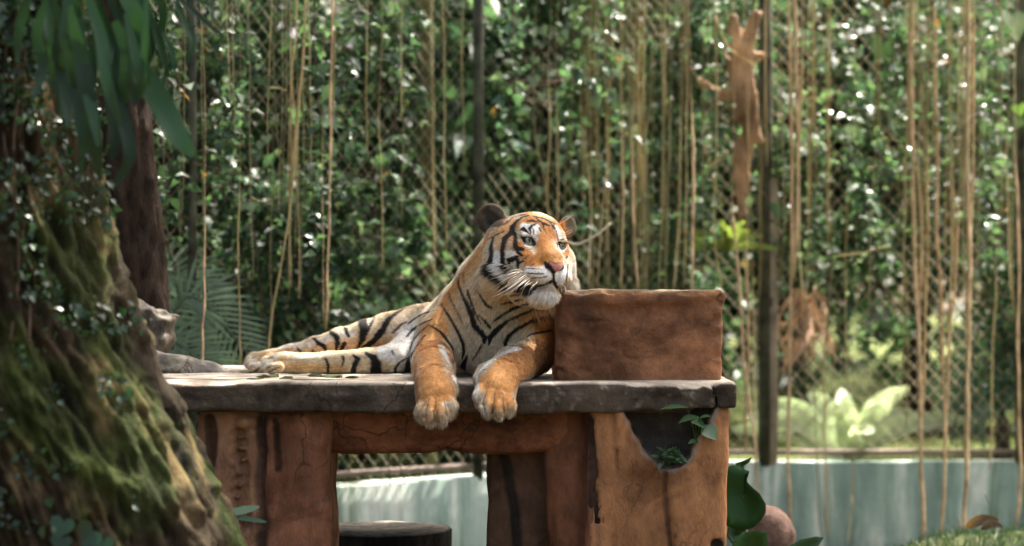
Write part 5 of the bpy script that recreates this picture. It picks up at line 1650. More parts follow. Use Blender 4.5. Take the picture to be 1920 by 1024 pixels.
c0 = P(1590, 838, 13.25)
rosette('birds_nest_fern', (c0[0], 13.25, .47), 13, .60, .115, 'broad-leaved fern rosette painted bright as in sun behind the fence', 'fern', None, 3, (.55, .62, .46), (.40, 1.25), leaf_material('sun_whitened_fern', .5, .28, .3))  # whitened frond colour paints in the sun
c0 = P(1362, 470, 12.5)
rosette('epiphyte_fern', tuple(c0), 12, .24, .045, 'small yellow-green fern rosette perched on the dark fence post', 'fern', None, 8, (.26, .32, .08), (.1, 1.2))
c0 = P(1625, 470, 13.6)
rosette('epiphyte_fern', tuple(c0), 11, .30, .06, 'pale green fern tuft hanging among roots above the bright rosette', 'fern', None, 18, (.16, .24, .09), (-.2, 1.0), leaf_material('matte_fern', .8, .3, .1))


def frond(root, a, b_, c_, nl, ll, col, g, lw=.028):
    """pinnate palm frond: rachis through three points with leaflets"""
    q = spline([a, b_, c_], nl); mb = MB()
    t = np.gradient(q, axis=0); t /= np.linalg.norm(t, axis=1, keepdims=True)
    mb.add(*sweep(q, np.linspace(.010, .003, nl), 5), np.array(col) * .8)
    for i in range(1, nl):
        s = np.cross(t[i], [0, -1, .3]); s /= np.linalg.norm(s); l = ll * math.sin(math.pi * (.12 + .8 * i / nl)) * g.uniform(.85, 1.1)
        for sg in (-1, 1):
            tip = q[i] + sg * s * l * .8 + t[i] * l * .55 + np.array([0, 0, -.25 * l])
            V, Q = strap([q[i], (q[i] + tip) / 2 + [0, 0, .03 * l], tip], lw, 5, .3)
            mb.add(V, Q, np.array(col) * g.uniform(.8, 1.2))
    mb.build('frond', fern_mat, root)


def palm(base, tips, label, seed, col, nl=26, ll=.30, group=None):
    g = np.random.default_rng(seed); root = empty('palm', base, label, 'palm', group); base = np.array(base, float)
    stem = spline([base, base + [0, 0, .12], base + [0, 0, .25]], 6)
    link_mesh('stem', np_mesh('stem', *sweep(stem, np.linspace(.05, .03, 6), 8)), trunk_mat, root)
    for mid, tip in tips:
        frond(root, stem[-1], np.array(mid), np.array(tip), nl, ll, col, g, .017)


bp = P(250, 830, 10.9)
palm((bp[0], 10.9, .45), [(P(345, 560, 10.8), P(480, 680, 10.8)), (P(290, 520, 10.9), P(420, 570, 11.0)), (P(230, 560, 10.9), P(330, 700, 10.7)), (P(300, 640, 10.8), P(430, 720, 10.6))], 'low palm with arching fronds painted hazy grey-green behind the weathered log', 4, (.19, .26, .19), 34, .26)  # paled green paints haze into the fronds
bp = P(1880, 800, 13.5)
palm((bp[0], 13.5, .45), [(P(1830, 690, 13.4), P(1760, 745, 13.3)), (P(1870, 650, 13.5), P(1800, 640, 13.6)), (P(1910, 660, 13.5), P(1945, 740, 13.4)), (P(1850, 730, 13.3), P(1780, 800, 13.3))], 'low palm with arching blue-green fronds behind the far fence', 5, (.10, .17, .12), 22, .26)

# broken brown trunk hanging in the roots, sunlit -----------------------------------------
brown = vcol_mat('torn_wood', .9, .15, 24, .5, .9, 50, sc=(1, 1, .4), bdist=.012)
f = Field(P(1290, 420, 12.15) - .15, P(1450, 10, 12.55) + .15, .012)
tw = [((1388, 100), (1392, 200), 22, 27), ((1392, 190), (1405, 230), 26, 17), ((1402, 222), (1424, 264), 15, 8), ((1386, 100), (1374, 38), 15, 11), ((1396, 100), (1416, 30), 15, 9), ((1385, 180), (1345, 178), 19, 14), ((1348, 178), (1312, 156), 12, 8), ((1398, 108), (1426, 104), 11, 8), ((1404, 232), (1392, 300), 15, 13), ((1392, 300), (1388, 400), 13, 10)]
for a, b_, ra, rb in tw:
    A, B = P(*a, 12.35), P(*b_, 12.35); fn, lo, hi = cone_fn(A, B, m_of(ra, 12.35), m_of(rb, 12.35)); f.put(fn, lo, hi, .02)
f.F += .040 * fbm(f.ax[0][:, None, None] * 22, f.ax[1][None, :, None] * 22, f.ax[2][None, None, :] * 7, 4)
v, q = f.mesh(); nz = fbm(v[:, 0] * 14, v[:, 1] * 14, v[:, 2] * 6, 3)
me = np_mesh('broken_branch', v, q); set_color(me, np.clip(np.array([.40, .25, .155])[None] * (1 + 1.2 * nz[:, None]), .02, 1))
bb = link_mesh('broken_branch', me, brown)
tag(bb, 'torn reddish brown tree limb caught among the roots beside the dark post', 'branch')
for k, (pa, w) in enumerate((([(1340, 30), (1362, 85), (1385, 105), (1418, 125)], 7), ([(1296, 128), (1318, 170), (1340, 195), (1362, 240)], 6), ([(1338, 145), (1352, 130), (1372, 95)], 6), ([(1330, 315), (1345, 300), (1362, 282)], 8), ([(1320, 270), (1330, 310), (1342, 350), (1355, 385)], 7), ([(1490, 180), (1530, 186), (1560, 180)], 4), ([(1570, 480), (1620, 474), (1660, 462)], 5), ([(1505, 183), (1540, 185), (1575, 170)], 4), ([(1705, 50), (1725, 80), (1740, 85)], 5), ([(1840, 98), (1880, 100), (1905, 98)], 5), ([(1700, 120), (1760, 112), (1810, 100), (1818, 60)], 4), ([(505, 165), (520, 165), (537, 170)], 5), ([(470, 370), (490, 378), (510, 372)], 4))):
    dd = 12.2 if pa[0][0] > 1000 else 10.4
    v, fl = sweep(spline([P(a, b_, dd + .03 * i) for i, (a, b_) in enumerate(pa)], 14), np.linspace(w, w * .5, 14) * .5 * dd / FPX, 6)
    tag(link_mesh('dead_twig', np_mesh('dead_twig', v, fl), root_mat), 'bare dead twig caught in the hanging roots near the fence', 'twig', 'dead twigs in the roots')

# dead reddish-brown fern fronds hanging behind the fence
dry_mat = leaf_material('dry_frond', .8, .08, .1)
dfr = empty('dead_fern', tuple(P(1520, 520, 12.95)), 'dead reddish brown fern fronds hanging behind the fence above the bright rosette', 'fern')
g = np.random.default_rng(9)
for k in range(46):
    a = P(g.normal(1516, 12), g.normal(552, 16), 13.0 + g.normal(0, .05)); e_ = P(g.normal(1508, 34), g.uniform(585, 705), 12.98 + g.normal(0, .1))
    m_ = MB(); m_.add(*strap([a, (a + e_) / 2 + g.normal(0, .035, 3), e_], g.uniform(.008, .022), 8, .5, .25, .6), np.array([.40, .25, .18]) * g.uniform(.5, 1.5)); m_.build('frond', dry_mat, dfr)
link_mesh('stem', np_mesh('stem', *sweep(spline([P(1515, 300, 13.05), P(1512, 420, 13.02), P(1515, 535, 13.0)], 10), .012, 7)), trunk_mat, dfr)

# low dark pipe rail and small pale kerb blocks behind the fence
v, fl = sweep([P(1490, 813, 13.3), P(1700, 812, 13.4), P(1885, 811, 13.5)], .012, 8)
tag(link_mesh('pipe_rail', np_mesh('pipe_rail', v, fl), post_mat), 'thin dark pipe rail running behind the fence past the bright fern', 'rail')

# overhanging canopy, unseen: crowns added to block the sun and pass dapples
g = np.random.default_rng(77)


def canopy(n, xr, yr, zr, gaps, name, size=(.16, .34)):
    p = np.stack([g.uniform(*xr, n), g.uniform(*yr, n), g.uniform(*zr, n)], 1)
    nz = fbm(p[:, 0] * .55, p[:, 1] * .55, p[:, 2] * .4, 3)
    keep = nz > -.10
    for (gx_, gy_, gz_, r_) in gaps:                                  # open sky along the sun's way to a place on the ground
        t = (p[:, 2] - gz_) / SUN_DIR.z
        keep &= np.hypot(p[:, 0] - gx_ - SUN_DIR.x * t, p[:, 1] - gy_ - SUN_DIR.y * t) > r_ * (1 + .6 * fbm(p[:, 0], p[:, 1], p[:, 2], 2))
    p = p[keep]
    d = rand_dirs(g, len(p), .2); nr = g.normal(0, .7, (len(p), 3)); nr[:, 2] = np.abs(nr[:, 2]) + .8
    L = g.uniform(*size, len(p)); ci = g.integers(0, len(GREENS), len(p))
    V, T, C = leaf_quads(p, d, nr, L, L * .6, GREENS[ci] * g.uniform(.7, 1.3, (len(p), 1)))
    me = np_mesh(name, V, T, False); set_color(me, C); o = link_mesh(name, me, leaf_mat); o['kind'] = 'stuff'
    return o


def ground_at(px, py, d):
    q = P(px, py, d); return (q[0], q[1], q[2])


GAPS = [(*ground_at(560, 705, 8.6), .13), (*ground_at(680, 625, 8.9), .16), (*ground_at(380, 900, 6.4), .28), (*ground_at(230, 700, 6.25), .22), (*ground_at(1020, 705, 8.4), .10), (*ground_at(800, 680, 8.3), .10)]  # holes placed so sun dapples land on chosen spots
o = canopy(7600, (-4.5, 6.5), (7.4, 13.4), (5.2, 8.4), GAPS, 'added_shade_canopy')
tag(o, 'unseen leafy crowns added over the platform to shade it', 'canopy')
# unseen wood added on the near sides to block low light
n = 15000
q1 = np.stack([g.uniform(-12, 12, n), g.uniform(-11, -3.5, n), 7.0 * g.random(n)], 1)
q2 = np.stack([g.choice([-1, 1], n) * g.uniform(5.5, 10, n), g.uniform(-4, 11, n), 7.5 * g.random(n)], 1)
pts = np.concatenate([q1, q2]); pts = pts[fbm(pts[:, 0] * .5, pts[:, 1] * .5, pts[:, 2] * .5, 2) > -.18]
fo = foliage('light_blocking_wood', None, g, 6500, pts, (.28, .55), .6, GREENS, kind='stuff')
tag(fo, 'unseen leafy wood added round the near sides to block low light', 'forest')
# ================================================================== near tree, second trunk, small plants
# big mossy leaning trunk
nz_, nt_ = 330, 300
zs = np.linspace(-.05, 3.3, nz_); th = np.linspace(0, 2 * math.pi, nt_, endpoint=False); th = -math.pi / 2 + (th - math.pi) + .62 * np.sin(th - math.pi) * -1    # closer set on the near face
D0 = 6.75                                                        # depth of the trunk's axis
edge = np.array([(1400, 640), (1024, 468), (900, 418), (830, 380), (760, 344), (710, 314), (647, 285), (587, 260), (440, 220), (330, 192), (200, 178), (0, 172), (-400, 168)], float)
TH_, ZZ = np.meshgrid(th, zs, indexing='ij')
py_at = 512 - (zs - CAM_Z) * FPX / D0
ex = np.interp(py_at, edge[::-1, 0], edge[::-1, 1]) - 22
R = np.interp(zs, [0, .6, 1.2, 2.0, 3.3], [.62, .50, .44, .40, .38])
cx = (ex - 960) / FPX * D0 - R
rad = R[None, :] * np.ones_like(TH_)
uu = TH_ * 1.0; sh = ZZ + .25 * TH_
ridge = 1 - 2 * np.abs(fbm(np.cos(TH_) * 5 + 3, np.sin(TH_) * 5, sh * 3.4, 3))
rad = rad + .035 * (ridge - .6) + .05 * fbm(np.cos(TH_) * 2, np.sin(TH_) * 2, ZZ * 1.5, 2) + .030 * fbm(np.cos(TH_) * 15, np.sin(TH_) * 15, sh * 11, 4)
ridge2 = 1 - 2 * np.abs(fbm(np.cos(TH_) * 12 + 9, np.sin(TH_) * 12, sh * 7.5, 3))
rad = rad + .020 * (ridge2 - .6)
clump = fbm(np.cos(TH_) * 11 + 20, np.sin(TH_) * 11, ZZ * 22, 3)
rad = rad + .030 * np.maximum(clump - .05, 0)
V = np.stack([cx[None, :] + rad * np.cos(TH_), D0 + rad * np.sin(TH_), ZZ], -1).reshape(-1, 3)
i = np.arange(nt_)[:, None]; i2 = (i + 1) % nt_; j = np.arange(nz_ - 1)[None]
Q = np.stack([i * nz_ + j, i2 * nz_ + j, i2 * nz_ + j + 1, i * nz_ + j + 1], -1).reshape(-1, 4)
m1 = fbm(V[:, 0] * 4, V[:, 1] * 4, V[:, 2] * 3 + V[:, 0] * 2, 4); m2 = fbm(V[:, 0] * 11 + 5, V[:, 1] * 11, V[:, 2] * 7, 3)
rg = (ridge.reshape(-1) * .45 + ridge2.reshape(-1) * .55 - .6)
col = np.tile(np.array([.085, .062, .036]), (len(V), 1)) * (1 + .8 * m2[:, None])
a = smoothstep(-.10, .16, m1)[:, None]; col = col * (1 - a) + np.array([.070, .095, .024]) * a * (1 + .8 * m2[:, None])
a = (smoothstep(.05, .28, m2) * smoothstep(-.1, .25, fbm(V[:, 0] * 3 + 9, V[:, 1] * 3, V[:, 2] * 3, 3)))[:, None]; col = col * (1 - a) + np.array([.34, .25, .11]) * a  # lichen patches, brightened to paint in warm sunlit spots
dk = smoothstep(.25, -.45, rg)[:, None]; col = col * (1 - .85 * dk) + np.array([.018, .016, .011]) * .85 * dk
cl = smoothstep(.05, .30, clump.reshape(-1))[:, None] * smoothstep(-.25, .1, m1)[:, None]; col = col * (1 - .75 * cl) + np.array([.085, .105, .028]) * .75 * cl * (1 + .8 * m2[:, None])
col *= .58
near_tree = empty('leaning_tree', (cx[0], D0, 0), 'massive leaning mossy tree trunk draped with hanging strap leaves, before the platform', 'tree')
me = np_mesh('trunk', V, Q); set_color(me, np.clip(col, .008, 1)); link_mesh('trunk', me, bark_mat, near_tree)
tb = BVHTree.FromPolygons(V.tolist(), Q.tolist())


def on_trunk(px, py):
    d = (PV(px, py, 6.0) - CAMV).normalized(); h = tb.ray_cast(CAMV, d, 12)
    return (None, None) if h[0] is None else (np.array(h[0]), np.array(h[1]))


# creeping ivy on the bark
g = np.random.default_rng(31); pos = []; dr = []; nn = []
while len(pos) < 1500:
    px = g.uniform(-40, 330); py = 1024 * g.random() ** 1.6 - 30
    if vnoise(np.array([px * .02]), np.array([py * .015]), np.array([2.0]))[0] + (.28 if py < 420 else -.02 if py < 620 else -.22) < 0: continue
    h, n = on_trunk(px, py)
    if h is None: continue
    if n[1] > 0: n = -n
    pos.append(h + n * g.uniform(.004, .03)); dr.append([g.normal(0, .6), -.3, g.normal(-.3, .6)]); nn.append(n + g.normal(0, .5, 3))
n = len(pos); L = g.uniform(.014, .034, n)
V2, T2, C2 = leaf_quads(np.array(pos), np.array(dr), np.array(nn), L, L * .7, np.array([.022, .050, .022]) * g.uniform(.6, 1.5, (n, 1)))
ivy = empty('bark_ivy', tuple(on_trunk(60, 500)[0]), 'small dark green ivy creeping over the bark of the leaning tree', 'ivy')
me = np_mesh('foliage', V2, T2, False); set_color(me, C2); o = link_mesh('foliage', me, leafcol_mat, ivy); o['kind'] = 'stuff'
mb = MB()
for k in range(2):
    pth = [on_trunk(20 + 22 * k + 16 * math.sin(k + s), 640 - s * 95)[0] for s in range(7)]
    pth = [p_ + [0, -.006, 0] for p_ in pth if p_ is not None]
    if len(pth) > 3: mb.add(*sweep(spline(pth, 20), .004, 5))
mb.build('stem', trunk_mat, ivy)

# hanging strap-leaved fern on the tree
strap_mat = leaf_material('strap_leaf', .48, .15, .28)
hf = empty('hanging_fern', tuple(P(215, -40, 6.35)), 'clump of long drooping dark green strap leaves hanging from the leaning tree', 'fern')
LV = [([(215, 40), (262, 130), (300, 190), (335, 255), (362, 293)], 62, 6.25), ([(180, 60), (212, 170), (236, 240), (242, 300), (212, 356)], 36, 6.2), ([(300, -30), (350, 10), (390, 45), (424, 74)], 15, 6.45), ([(150, 40), (160, 150), (175, 240), (188, 340)], 44, 6.2),
      ([(110, 20), (112, 90), (114, 150), (108, 215)], 26, 6.25), ([(262, -20), (290, 50), (305, 100), (318, 145)], 22, 6.4), ([(130, 10), (150, 100), (168, 180), (185, 275)], 38, 6.15), ([(200, -20), (238, 70), (258, 150), (250, 200)], 34, 6.3), ([(160, -20), (190, 70), (200, 150), (225, 235)], 34, 6.2),
      ([(250, -30), (262, 40), (275, 90), (272, 150)], 28, 6.35), ([(215, -40), (250, 20), (262, 60)], 40, 6.3), ([(290, -40), (306, 20), (300, 80), (312, 110)], 24, 6.45), ([(90, -10), (70, 60), (80, 130), (60, 190)], 30, 6.25), ([(180, 30), (175, 130), (165, 210), (170, 290)], 26, 6.25),
      ([(320, -30), (345, 40), (362, 80), (350, 120)], 16, 6.5), ([(280, 30), (320, 90), (328, 140)], 14, 6.45), ([(140, -30), (120, 60), (140, 130), (132, 180)], 30, 6.2), ([(230, 50), (232, 140), (222, 200)], 22, 6.22), ([(60, -30), (40, 40), (30, 110)], 28, 6.25), ([(345, -30), (372, 0), (392, 10), (400, 40)], 12, 6.5),
      ([(190, 80), (205, 180), (215, 250), (210, 300)], 30, 6.28), ([(120, 60), (140, 170), (155, 260), (150, 330)], 28, 6.22)]
for k in range(20):
    x0, y0 = g.uniform(40, 320), g.uniform(-50, 40); l_ = g.uniform(80, 230); sx = g.uniform(-.25, .45)
    LV.append(([(x0, y0), (x0 + sx * l_ * .5, y0 + l_ * .5), (x0 + sx * l_ * .8, y0 + l_ * .8), (x0 + sx * l_ * .7 + g.uniform(-12, 12), y0 + l_)], g.uniform(12, 34), g.uniform(6.2, 6.5)))
for k, (pts, w, d) in enumerate(LV):
    V3, Q3 = strap([P(a, b_, d + .03 * math.sin(i_ * 1.3 + k)) for i_, (a, b_) in enumerate(pts)], w * .74 * d / FPX, 18, .22 + .1 * math.sin(k), .05, .55)
    m_ = MB(); m_.add(V3, Q3, np.array([.014, .040, .016]) * g.uniform(.6, 1.5)); m_.build('leaf', strap_mat, hf)

# dark second trunk behind, and broken weathered wood at the slab's end
sp = spline([P(268, 660, 9.45), P(262, 560, 9.45), P(255, 440, 9.45), P(240, 300, 9.45), P(228, 120, 9.45), P(215, -200, 9.45)], 60)
k = np.arange(60)
V, fl = sweep(sp, np.interp(k, [0, 18, 59], [.105, .092, .085]), 40, cap=True)
n_ring = 60 * 40
ang = np.tile(np.linspace(0, 2 * np.pi, 40, endpoint=False), 60); kk = np.repeat(k, 40)
off = (.022 * (1 - 2 * np.abs(fbm(np.cos(ang) * 3, np.sin(ang) * 3, kk * .12, 3))) + .012 * fbm(np.cos(ang) * 9, np.sin(ang) * 9, kk * .6, 3))
cen_ = np.repeat(sp, 40, axis=0)
dirv = V[:n_ring] - cen_; dirv /= np.linalg.norm(dirv, axis=1, keepdims=True); V[:n_ring] += dirv * off[:, None]
nz2 = fbm(V[:, 0] * 20, V[:, 1] * 20, V[:, 2] * 6, 3)
dk = np.concatenate([smoothstep(.012, -.008, off), [0, 0]])[:, None]
col = np.array([.050, .034, .024])[None] * (1 + 1.0 * nz2[:, None]); col = col * (1 - .8 * dk) + np.array([.02, .016, .012]) * .8 * dk
me = np_mesh('tree_trunk', V, fl); set_color(me, np.clip(col, .006, 1))
me.name = 'trunk'
e_ = empty('rugged_tree', tuple(sp[0]), 'dark rugged reddish tree rising behind the weathered wood at the slab end', 'tree')
link_mesh('trunk', me, bark_mat, e_)

f = Field(P(240, 690, 9.15) - .12, P(345, 550, 9.35) + .14, .009)
WOP = np.array([[236, 548], [262, 562], [296, 584], [322, 592], [331, 599], [320, 622], [326, 641], [313, 660], [300, 674], [268, 690], [240, 690], [228, 620]], float)
WOX = np.array([[P(a, b_, 9.22)[0], P(a, b_, 9.22)[2]] for a, b_ in WOP])


def wood_fn(x, y, z):
    X, Y, Z = np.broadcast_arrays(x, y, z)
    p = poly_sd(X[:, :1, :], Z[:, :1, :], WOX)
    return np.maximum(p + 0 * Y, np.abs(Y - 9.24) - .11 - .05 * smoothstep(1.4, 1.2, Z))


f.put(wood_fn, P(225, 695, 9.05) - .02, P(335, 545, 9.45) + .02)
XX, YY, ZG = f.ax[0][:, None, None], f.ax[1][None, :, None], f.ax[2][None, None, :]
w1 = ZG * .8 - XX * .55
f.F += (.022 * np.abs(((w1 * 17 + fbm(XX * 5, YY * 5 + 0 * XX, ZG * 5 + 0 * XX, 2)) % 1) - .5) + .025 * fbm(XX * 14, YY * 14 + 0 * XX, ZG * 14 + 0 * XX, 3)).astype(np.float32)
v, q = f.mesh(); n = vert_normals(v, q); nz3 = fbm(v[:, 0] * 24, v[:, 1] * 24, v[:, 2] * 24, 3)
col = np.array([.115, .098, .075])[None] * (1 + 1.0 * nz3[:, None]); tpm = smoothstep(.4, .9, n[:, 2])[:, None] * .7; col = col * (1 - tpm) + np.array([.36, .32, .27]) * tpm
me = np_mesh('broken_wood', v, q); set_color(me, np.clip(col, .01, 1))
tag(link_mesh('broken_wood', me, bark_mat), 'jagged grey weathered wood chunk standing at the slab end by the dark trunk', 'wood')

f = Field((-1.42, 8.45, 1.10), (-.92, 9.25, 1.27), .009)
lg = [(P(285, 712, 8.85), .085), (P(330, 706, 8.85), .072), (P(390, 703, 8.85), .045), (P(440, 703, 8.86), .022), (P(470, 702, 8.88), .012)]
for (A, ra), (B, rb) in zip(lg[:-1], lg[1:]):
    A = A.copy(); B = B.copy(); A[2] = SLAB_Z - .012; B[2] = SLAB_Z - .012
    fn, lo, hi = cone_fn(A, B, ra, rb); f.put(fn, lo, hi, .02)
XX, YY, ZG = f.ax[0][:, None, None], f.ax[1][None, :, None], f.ax[2][None, None, :]
f.F += (.022 * fbm(XX * 9, YY * 9 + 0 * XX, ZG * 14 + 0 * XX, 4)).astype(np.float32)
v, q = f.mesh(); n = vert_normals(v, q); nz3 = fbm(v[:, 0] * 18, v[:, 1] * 18, v[:, 2] * 18, 4)
col = np.array([.20, .185, .155])[None] * (1 + .9 * nz3[:, None])
ms = smoothstep(.0, .22, fbm(v[:, 0] * 9 + 4, v[:, 1] * 9, v[:, 2] * 9, 3))[:, None] * smoothstep(.8, .2, n[:, 2])[:, None]; col = col * (1 - ms) + np.array([.065, .060, .022]) * ms
me = np_mesh('rock_ledge', v, q); set_color(me, np.clip(col, .01, 1))
tag(link_mesh('rock_ledge', me, conc), 'low mossy grey rock tapering along the slab towards the hind paws', 'rock')

# moss tufts on the slab in front of the hind legs
moss_mat = simple_mat('moss', (.06, .062, .026), .95, .1, .5, 40, .6)
for k, (px, py, w, h) in enumerate(((500, 708, 46, 7), (535, 711, 26, 6), (590, 706, 30, 6), (622, 707, 40, 9), (660, 708, 24, 5), (480, 712, 30, 5))):
    d = .363 * FPX / (py - 512); c = P(px, py, d); rr_ = (w * .5 * d / FPX, .05, h * .62 * d / FPX)
    f = Field(np.array([c[0], c[1], SLAB_Z]) - np.array(rr_) * 1.5, np.array([c[0], c[1], SLAB_Z]) + np.array(rr_) * 1.6, .0045)
    fn, lo, hi = ell_fn((c[0], c[1], SLAB_Z), np.eye(3), rr_)
    f.put(lambda x, y, z: fn(x, y, z) + .012 * fbm(x * 40, y * 40 + 0 * x, z * 60 + 0 * x, 3), lo, hi)
    v, q = f.mesh()
    if len(v) < 20: continue
    tag(link_mesh('moss_clump', np_mesh('moss_clump', v, q), moss_mat), 'dark olive moss clump on the slab before the tiger hind legs', 'moss', 'moss clumps on the slab')

# plant in the broken hollow of the pillar: heart leaves on stalks and a small herb
pl = empty('taro_seedling', tuple(P(1304, 824, 8.08)), 'small plant with pointed heart leaves growing from the broken pillar hollow', 'plant')
base = P(1304, 826, 8.07); hcol = np.array([.085, .165, .070])


def blade(pos, d, nrm, L, W, nseg=9):
    """broad pointed leaf with midrib fold and smooth outline"""
    d = np.asarray(d, float); d /= np.linalg.norm(d); s = np.cross(d, nrm); s /= np.linalg.norm(s); u = np.cross(s, d)
    k = np.linspace(0, 1, nseg); w = W * .5 * np.clip(np.sin(np.pi * k ** .62) * 1.02, .02, 1); w[-1] = .001
    c = pos + d * (k * L)[:, None] + u * (-.12 * L * k ** 2)[:, None]
    back = .16 * L * np.exp(-(k / .12) ** 2)
    l = c - s * w[:, None] - d * back[:, None] + u * (.22 * w)[:, None]; r = c + s * w[:, None] - d * back[:, None] + u * (.22 * w)[:, None]
    V = np.stack([l, c, r], 1).reshape(-1, 3); i = np.arange(nseg - 1)[:, None] * 3
    return V, np.concatenate([i + [[0, 1, 4, 3]], i + [[1, 2, 5, 4]]])


for (a, b_, tx, ty, w, nrm) in ((1288, 762, 1239, 762, 17, (0, -.45, 1)), (1302, 781, 1272, 790, 16, (-.2, -.5, .8)), (1318, 795, 1298, 790, 24, (-.3, -.8, .6)), (1322, 801, 1344, 824, 26, (.2, -1, .5)), (1306, 826, 1291, 830, 10, (0, -.6, .8)), (1312, 784, 1332, 778, 13, (.3, -.6, .7))):
    A = P(a, b_, 8.02); B = P(tx, ty, 7.99); L = np.linalg.norm(B - A)
    m_ = MB(); m_.add(*blade(A, B - A, np.array(nrm, float), L, w * 8 / FPX * 1.25), hcol * g.uniform(.75, 1.35)); m_.build('leaf', leafcol_mat, pl)
    v, fl = sweep(spline([base, (base + A) / 2 + [.004, .01, -.004], A], 8), .0022, 5)
    mm = MB(); mm.add(v, fl, (.10, .17, .06)); mm.build('stalk', leafcol_mat, pl)
hb = empty('small_herb', tuple(P(1252, 868, 8.06)), 'low leafy green herb at the bottom of the broken pillar hollow', 'plant')
for k in range(26):
    A = P(g.normal(1254, 13), g.uniform(838, 866), 8.035); an = g.uniform(0, 6.28)
    m_ = MB(); m_.add(*blade(A, np.array([math.cos(an), -.4, .5 * math.sin(an)]), np.array([g.normal(0, .4), -.7, .8]), g.uniform(.022, .04), g.uniform(.012, .018), 6), hcol * g.uniform(.5, 1.2)); m_.build('leaf', leafcol_mat, hb)
mm = MB()
for k in range(6):
    mm.add(*sweep(spline([P(1252, 874, 8.06), P(1248 + 4 * k, 855, 8.045), P(1238 + 7 * k, 842, 8.03)], 6), .0018, 5), (.08, .14, .05))
mm.build('stalk', leafcol_mat, hb)

# big taro leaves beside the right pillar
big_mat = leaf_material('taro_leaf', .6, .18, .25)
tr = empty('taro_plant', (P(1372, 1024, 9.0)[0], 9.0, .0), 'broad dark green taro leaves standing against the side of the platform pillar', 'plant')
tb0 = np.array([P(1372, 1024, 9.0)[0], 9.0, .02])


def big_leaf(outline, d, col, tilt=.05):
    """broad leaf from a pixel outline at depth d, cupped, with its own thickness"""
    c = np.mean(outline, axis=0); pts = []
    n = len(outline); V = []
    for f_ in (1.0, .66, .33):
        for a, b_ in outline:
            x, y = c[0] + (a - c[0]) * f_, c[1] + (b_ - c[1]) * f_
            V.append(P(x, y, d + tilt * (1 - f_) - .016 * math.sin(a * .07 + f_) * f_))
    V.append(P(c[0], c[1], d + tilt)); V = np.array(V); V = np.concatenate([V, V + [0, .0025, 0]]); m = 3 * n + 1
    i = np.arange(n); i2 = (i + 1) % n; Q = []; T = []
    for ly, sg in ((0, 1), (m, -1)):
        for r_ in range(2):
            q_ = np.stack([ly + r_ * n + i, ly + r_ * n + i2, ly + (r_ + 1) * n + i2, ly + (r_ + 1) * n + i], 1); Q.append(q_[:, ::sg])
        t_ = np.stack([ly + 2 * n + i, ly + 2 * n + i2, np.full(n, ly + 3 * n)], 1); T.append(t_[:, ::sg])
    Q.append(np.stack([i, m + i, m + i2, i2], 1))
    m_ = MB(); m_.add(V, [np.concatenate(Q), np.concatenate(T)], col); return m_


OUT = [([(1345, 880), (1375, 872), (1392, 878), (1405, 884), (1398, 892), (1402, 905), (1412, 915), (1424, 925), (1436, 945), (1436, 960), (1428, 975), (1412, 990), (1390, 996), (1360, 985), (1340, 950), (1336, 910)], 9.0, (.025, .085, .022)),
       ([(1380, 868), (1400, 862), (1412, 856), (1404, 868), (1390, 878), (1376, 880)], 9.2, (.10, .20, .08)),
       ([(1372, 1024), (1380, 1008), (1396, 998), (1416, 995), (1438, 998), (1440, 1020), (1436, 1060), (1400, 1075), (1370, 1060)], 8.9, (.045, .13, .035)),
       ([(1462, 1034), (1500, 1012), (1530, 1006), (1545, 1008), (1536, 1022), (1510, 1050), (1470, 1060)], 9.0, (.10, .20, .12)),
       ([(1366, 985), (1382, 982), (1396, 992), (1392, 1010), (1372, 1020), (1362, 1005)], 9.1, (.09, .16, .10))]
for k, (ol, d, c_) in enumerate(OUT):
    ol = np.array(ol, float); big_leaf(ol, d, c_).build('leaf', big_mat, tr)
    ce = P(*ol.mean(0), d + .05); v, fl = sweep(spline([tb0 + [.02 * k, 0, 0], (tb0 + ce) / 2 + [.03, .05, .05], ce], 10), .007, 6)
    mm = MB(); mm.add(v, fl, (.06, .13, .04)); mm.build('stalk', big_mat, tr)

# grass on the bank, the dry leaf, a little creeping plant near the wall
g = np.random.default_rng(61); n = 26000
gxp = g.uniform(.85, 4.6, n); gyp = g.uniform(9.25, 11.1, n); gzp = bank_z(gxp, gyp)
ok = fbm(gxp * 4, gyp * 4, gxp * 0, 2) > -.22; gxp, gyp, gzp = gxp[ok], gyp[ok], gzp[ok]; n = len(gxp)
hgt = g.uniform(.02, .055, n); lean = g.normal(0, .5, (n, 2)); wv = g.uniform(.0015, .003, n)
base = np.stack([gxp, gyp, gzp - .003], 1); tip = base + np.stack([lean[:, 0] * hgt, lean[:, 1] * hgt, hgt], 1)
V = np.stack([base - np.stack([wv, wv * 0, wv * 0], 1), base + np.stack([wv, wv * 0, wv * 0], 1), tip], 1).reshape(-1, 3)
gc = np.repeat(np.array([.028, .050, .020]) * g.uniform(.6, 1.5, (n, 1)), 3, axis=0)
me = np_mesh('grass', V, np.arange(n * 3).reshape(-1, 3), False); set_color(me, gc); o = link_mesh('grass', me, leafcol_mat); o['kind'] = 'stuff'
tag(o, 'short green grass on the bank beyond the platform', 'grass')
mb = MB(); px0 = P(1842, 990, 10.0)
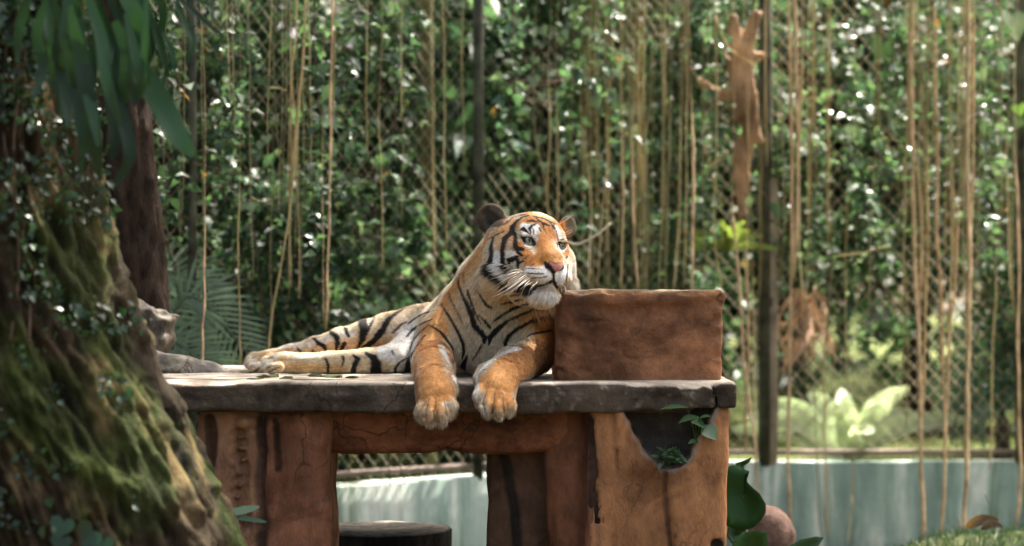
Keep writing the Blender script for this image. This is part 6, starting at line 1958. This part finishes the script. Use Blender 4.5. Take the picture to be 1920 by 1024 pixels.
mb.add(*strap([P(1812, 988, 10.0), P(1838, 976, 9.97), P(1872, 976, 10.0)], .045, 8, .6, .1), (.085, .050, .028))
mb.add(*strap([P(1840, 992, 9.95), P(1862, 984, 9.93), P(1880, 990, 9.95)], .03, 7, .6, .1), (.06, .04, .025))
tag(mb.build('dry_leaf', leafcol_mat), 'curled brown dry leaf lying on the grass bank', 'leaf')
wd = empty('weed', tuple(P(1866, 985, 10.0)), 'thin grass stalk sticking up from the bank beside the dry leaf', 'plant')
for q_ in ([(1866, 990), (1860, 960), (1845, 922)], [(1868, 990), (1868, 972), (1870, 960)], [(1795, 1005), (1798, 985), (1796, 970)]):
    mm = MB(); mm.add(*sweep(spline([P(a, b_, 10.0) for a, b_ in q_], 8), .0018, 4), (.14, .16, .07)); mm.build('stalk', leafcol_mat, wd)

# strap leaves of a seedling poking out from behind the leaning trunk, and ivy at its foot
sdl = empty('seedling', tuple(P(440, 990, 7.5)), 'pale blue-green seedling leaves poking out beside the leaning trunk foot', 'plant')
for pts, w, c_ in (([(425, 962), (455, 957), (486, 950)], 15, (.16, .26, .20)), ([(425, 970), (465, 973), (500, 979)], 9, (.07, .13, .09)), ([(430, 985), (445, 975), (440, 962)], 8, (.07, .13, .08))):
    m_ = MB(); m_.add(*strap([P(a, b_, 7.5) for a, b_ in pts], w * 7.5 / FPX, 10, .2, 0, .5), c_); m_.build('leaf', leafcol_mat, sdl)
fi = empty('foot_ivy', tuple(on_trunk(130, 1010)[0]), 'few larger dark green ivy leaves at the foot of the leaning tree', 'ivy')
for (a, b_, s_) in ((120, 985, 46), (168, 1002, 54), (200, 1020, 36), (118, 1015, 40), (98, 940, 22), (260, 600, 18), (235, 585, 16)):
    h, n = on_trunk(a, b_)
    if h is None: continue
    V, T = heart(h + [0, -.03, 0], [g.normal(0, .5), -.2, -1], np.array([g.normal(0, .4), -1, .5]), s_ * h[1] / FPX)
    m_ = MB(); m_.add(V, T, np.array([.018, .052, .022]) * g.uniform(.7, 1.4)); m_.build('leaf', leafcol_mat, fi)
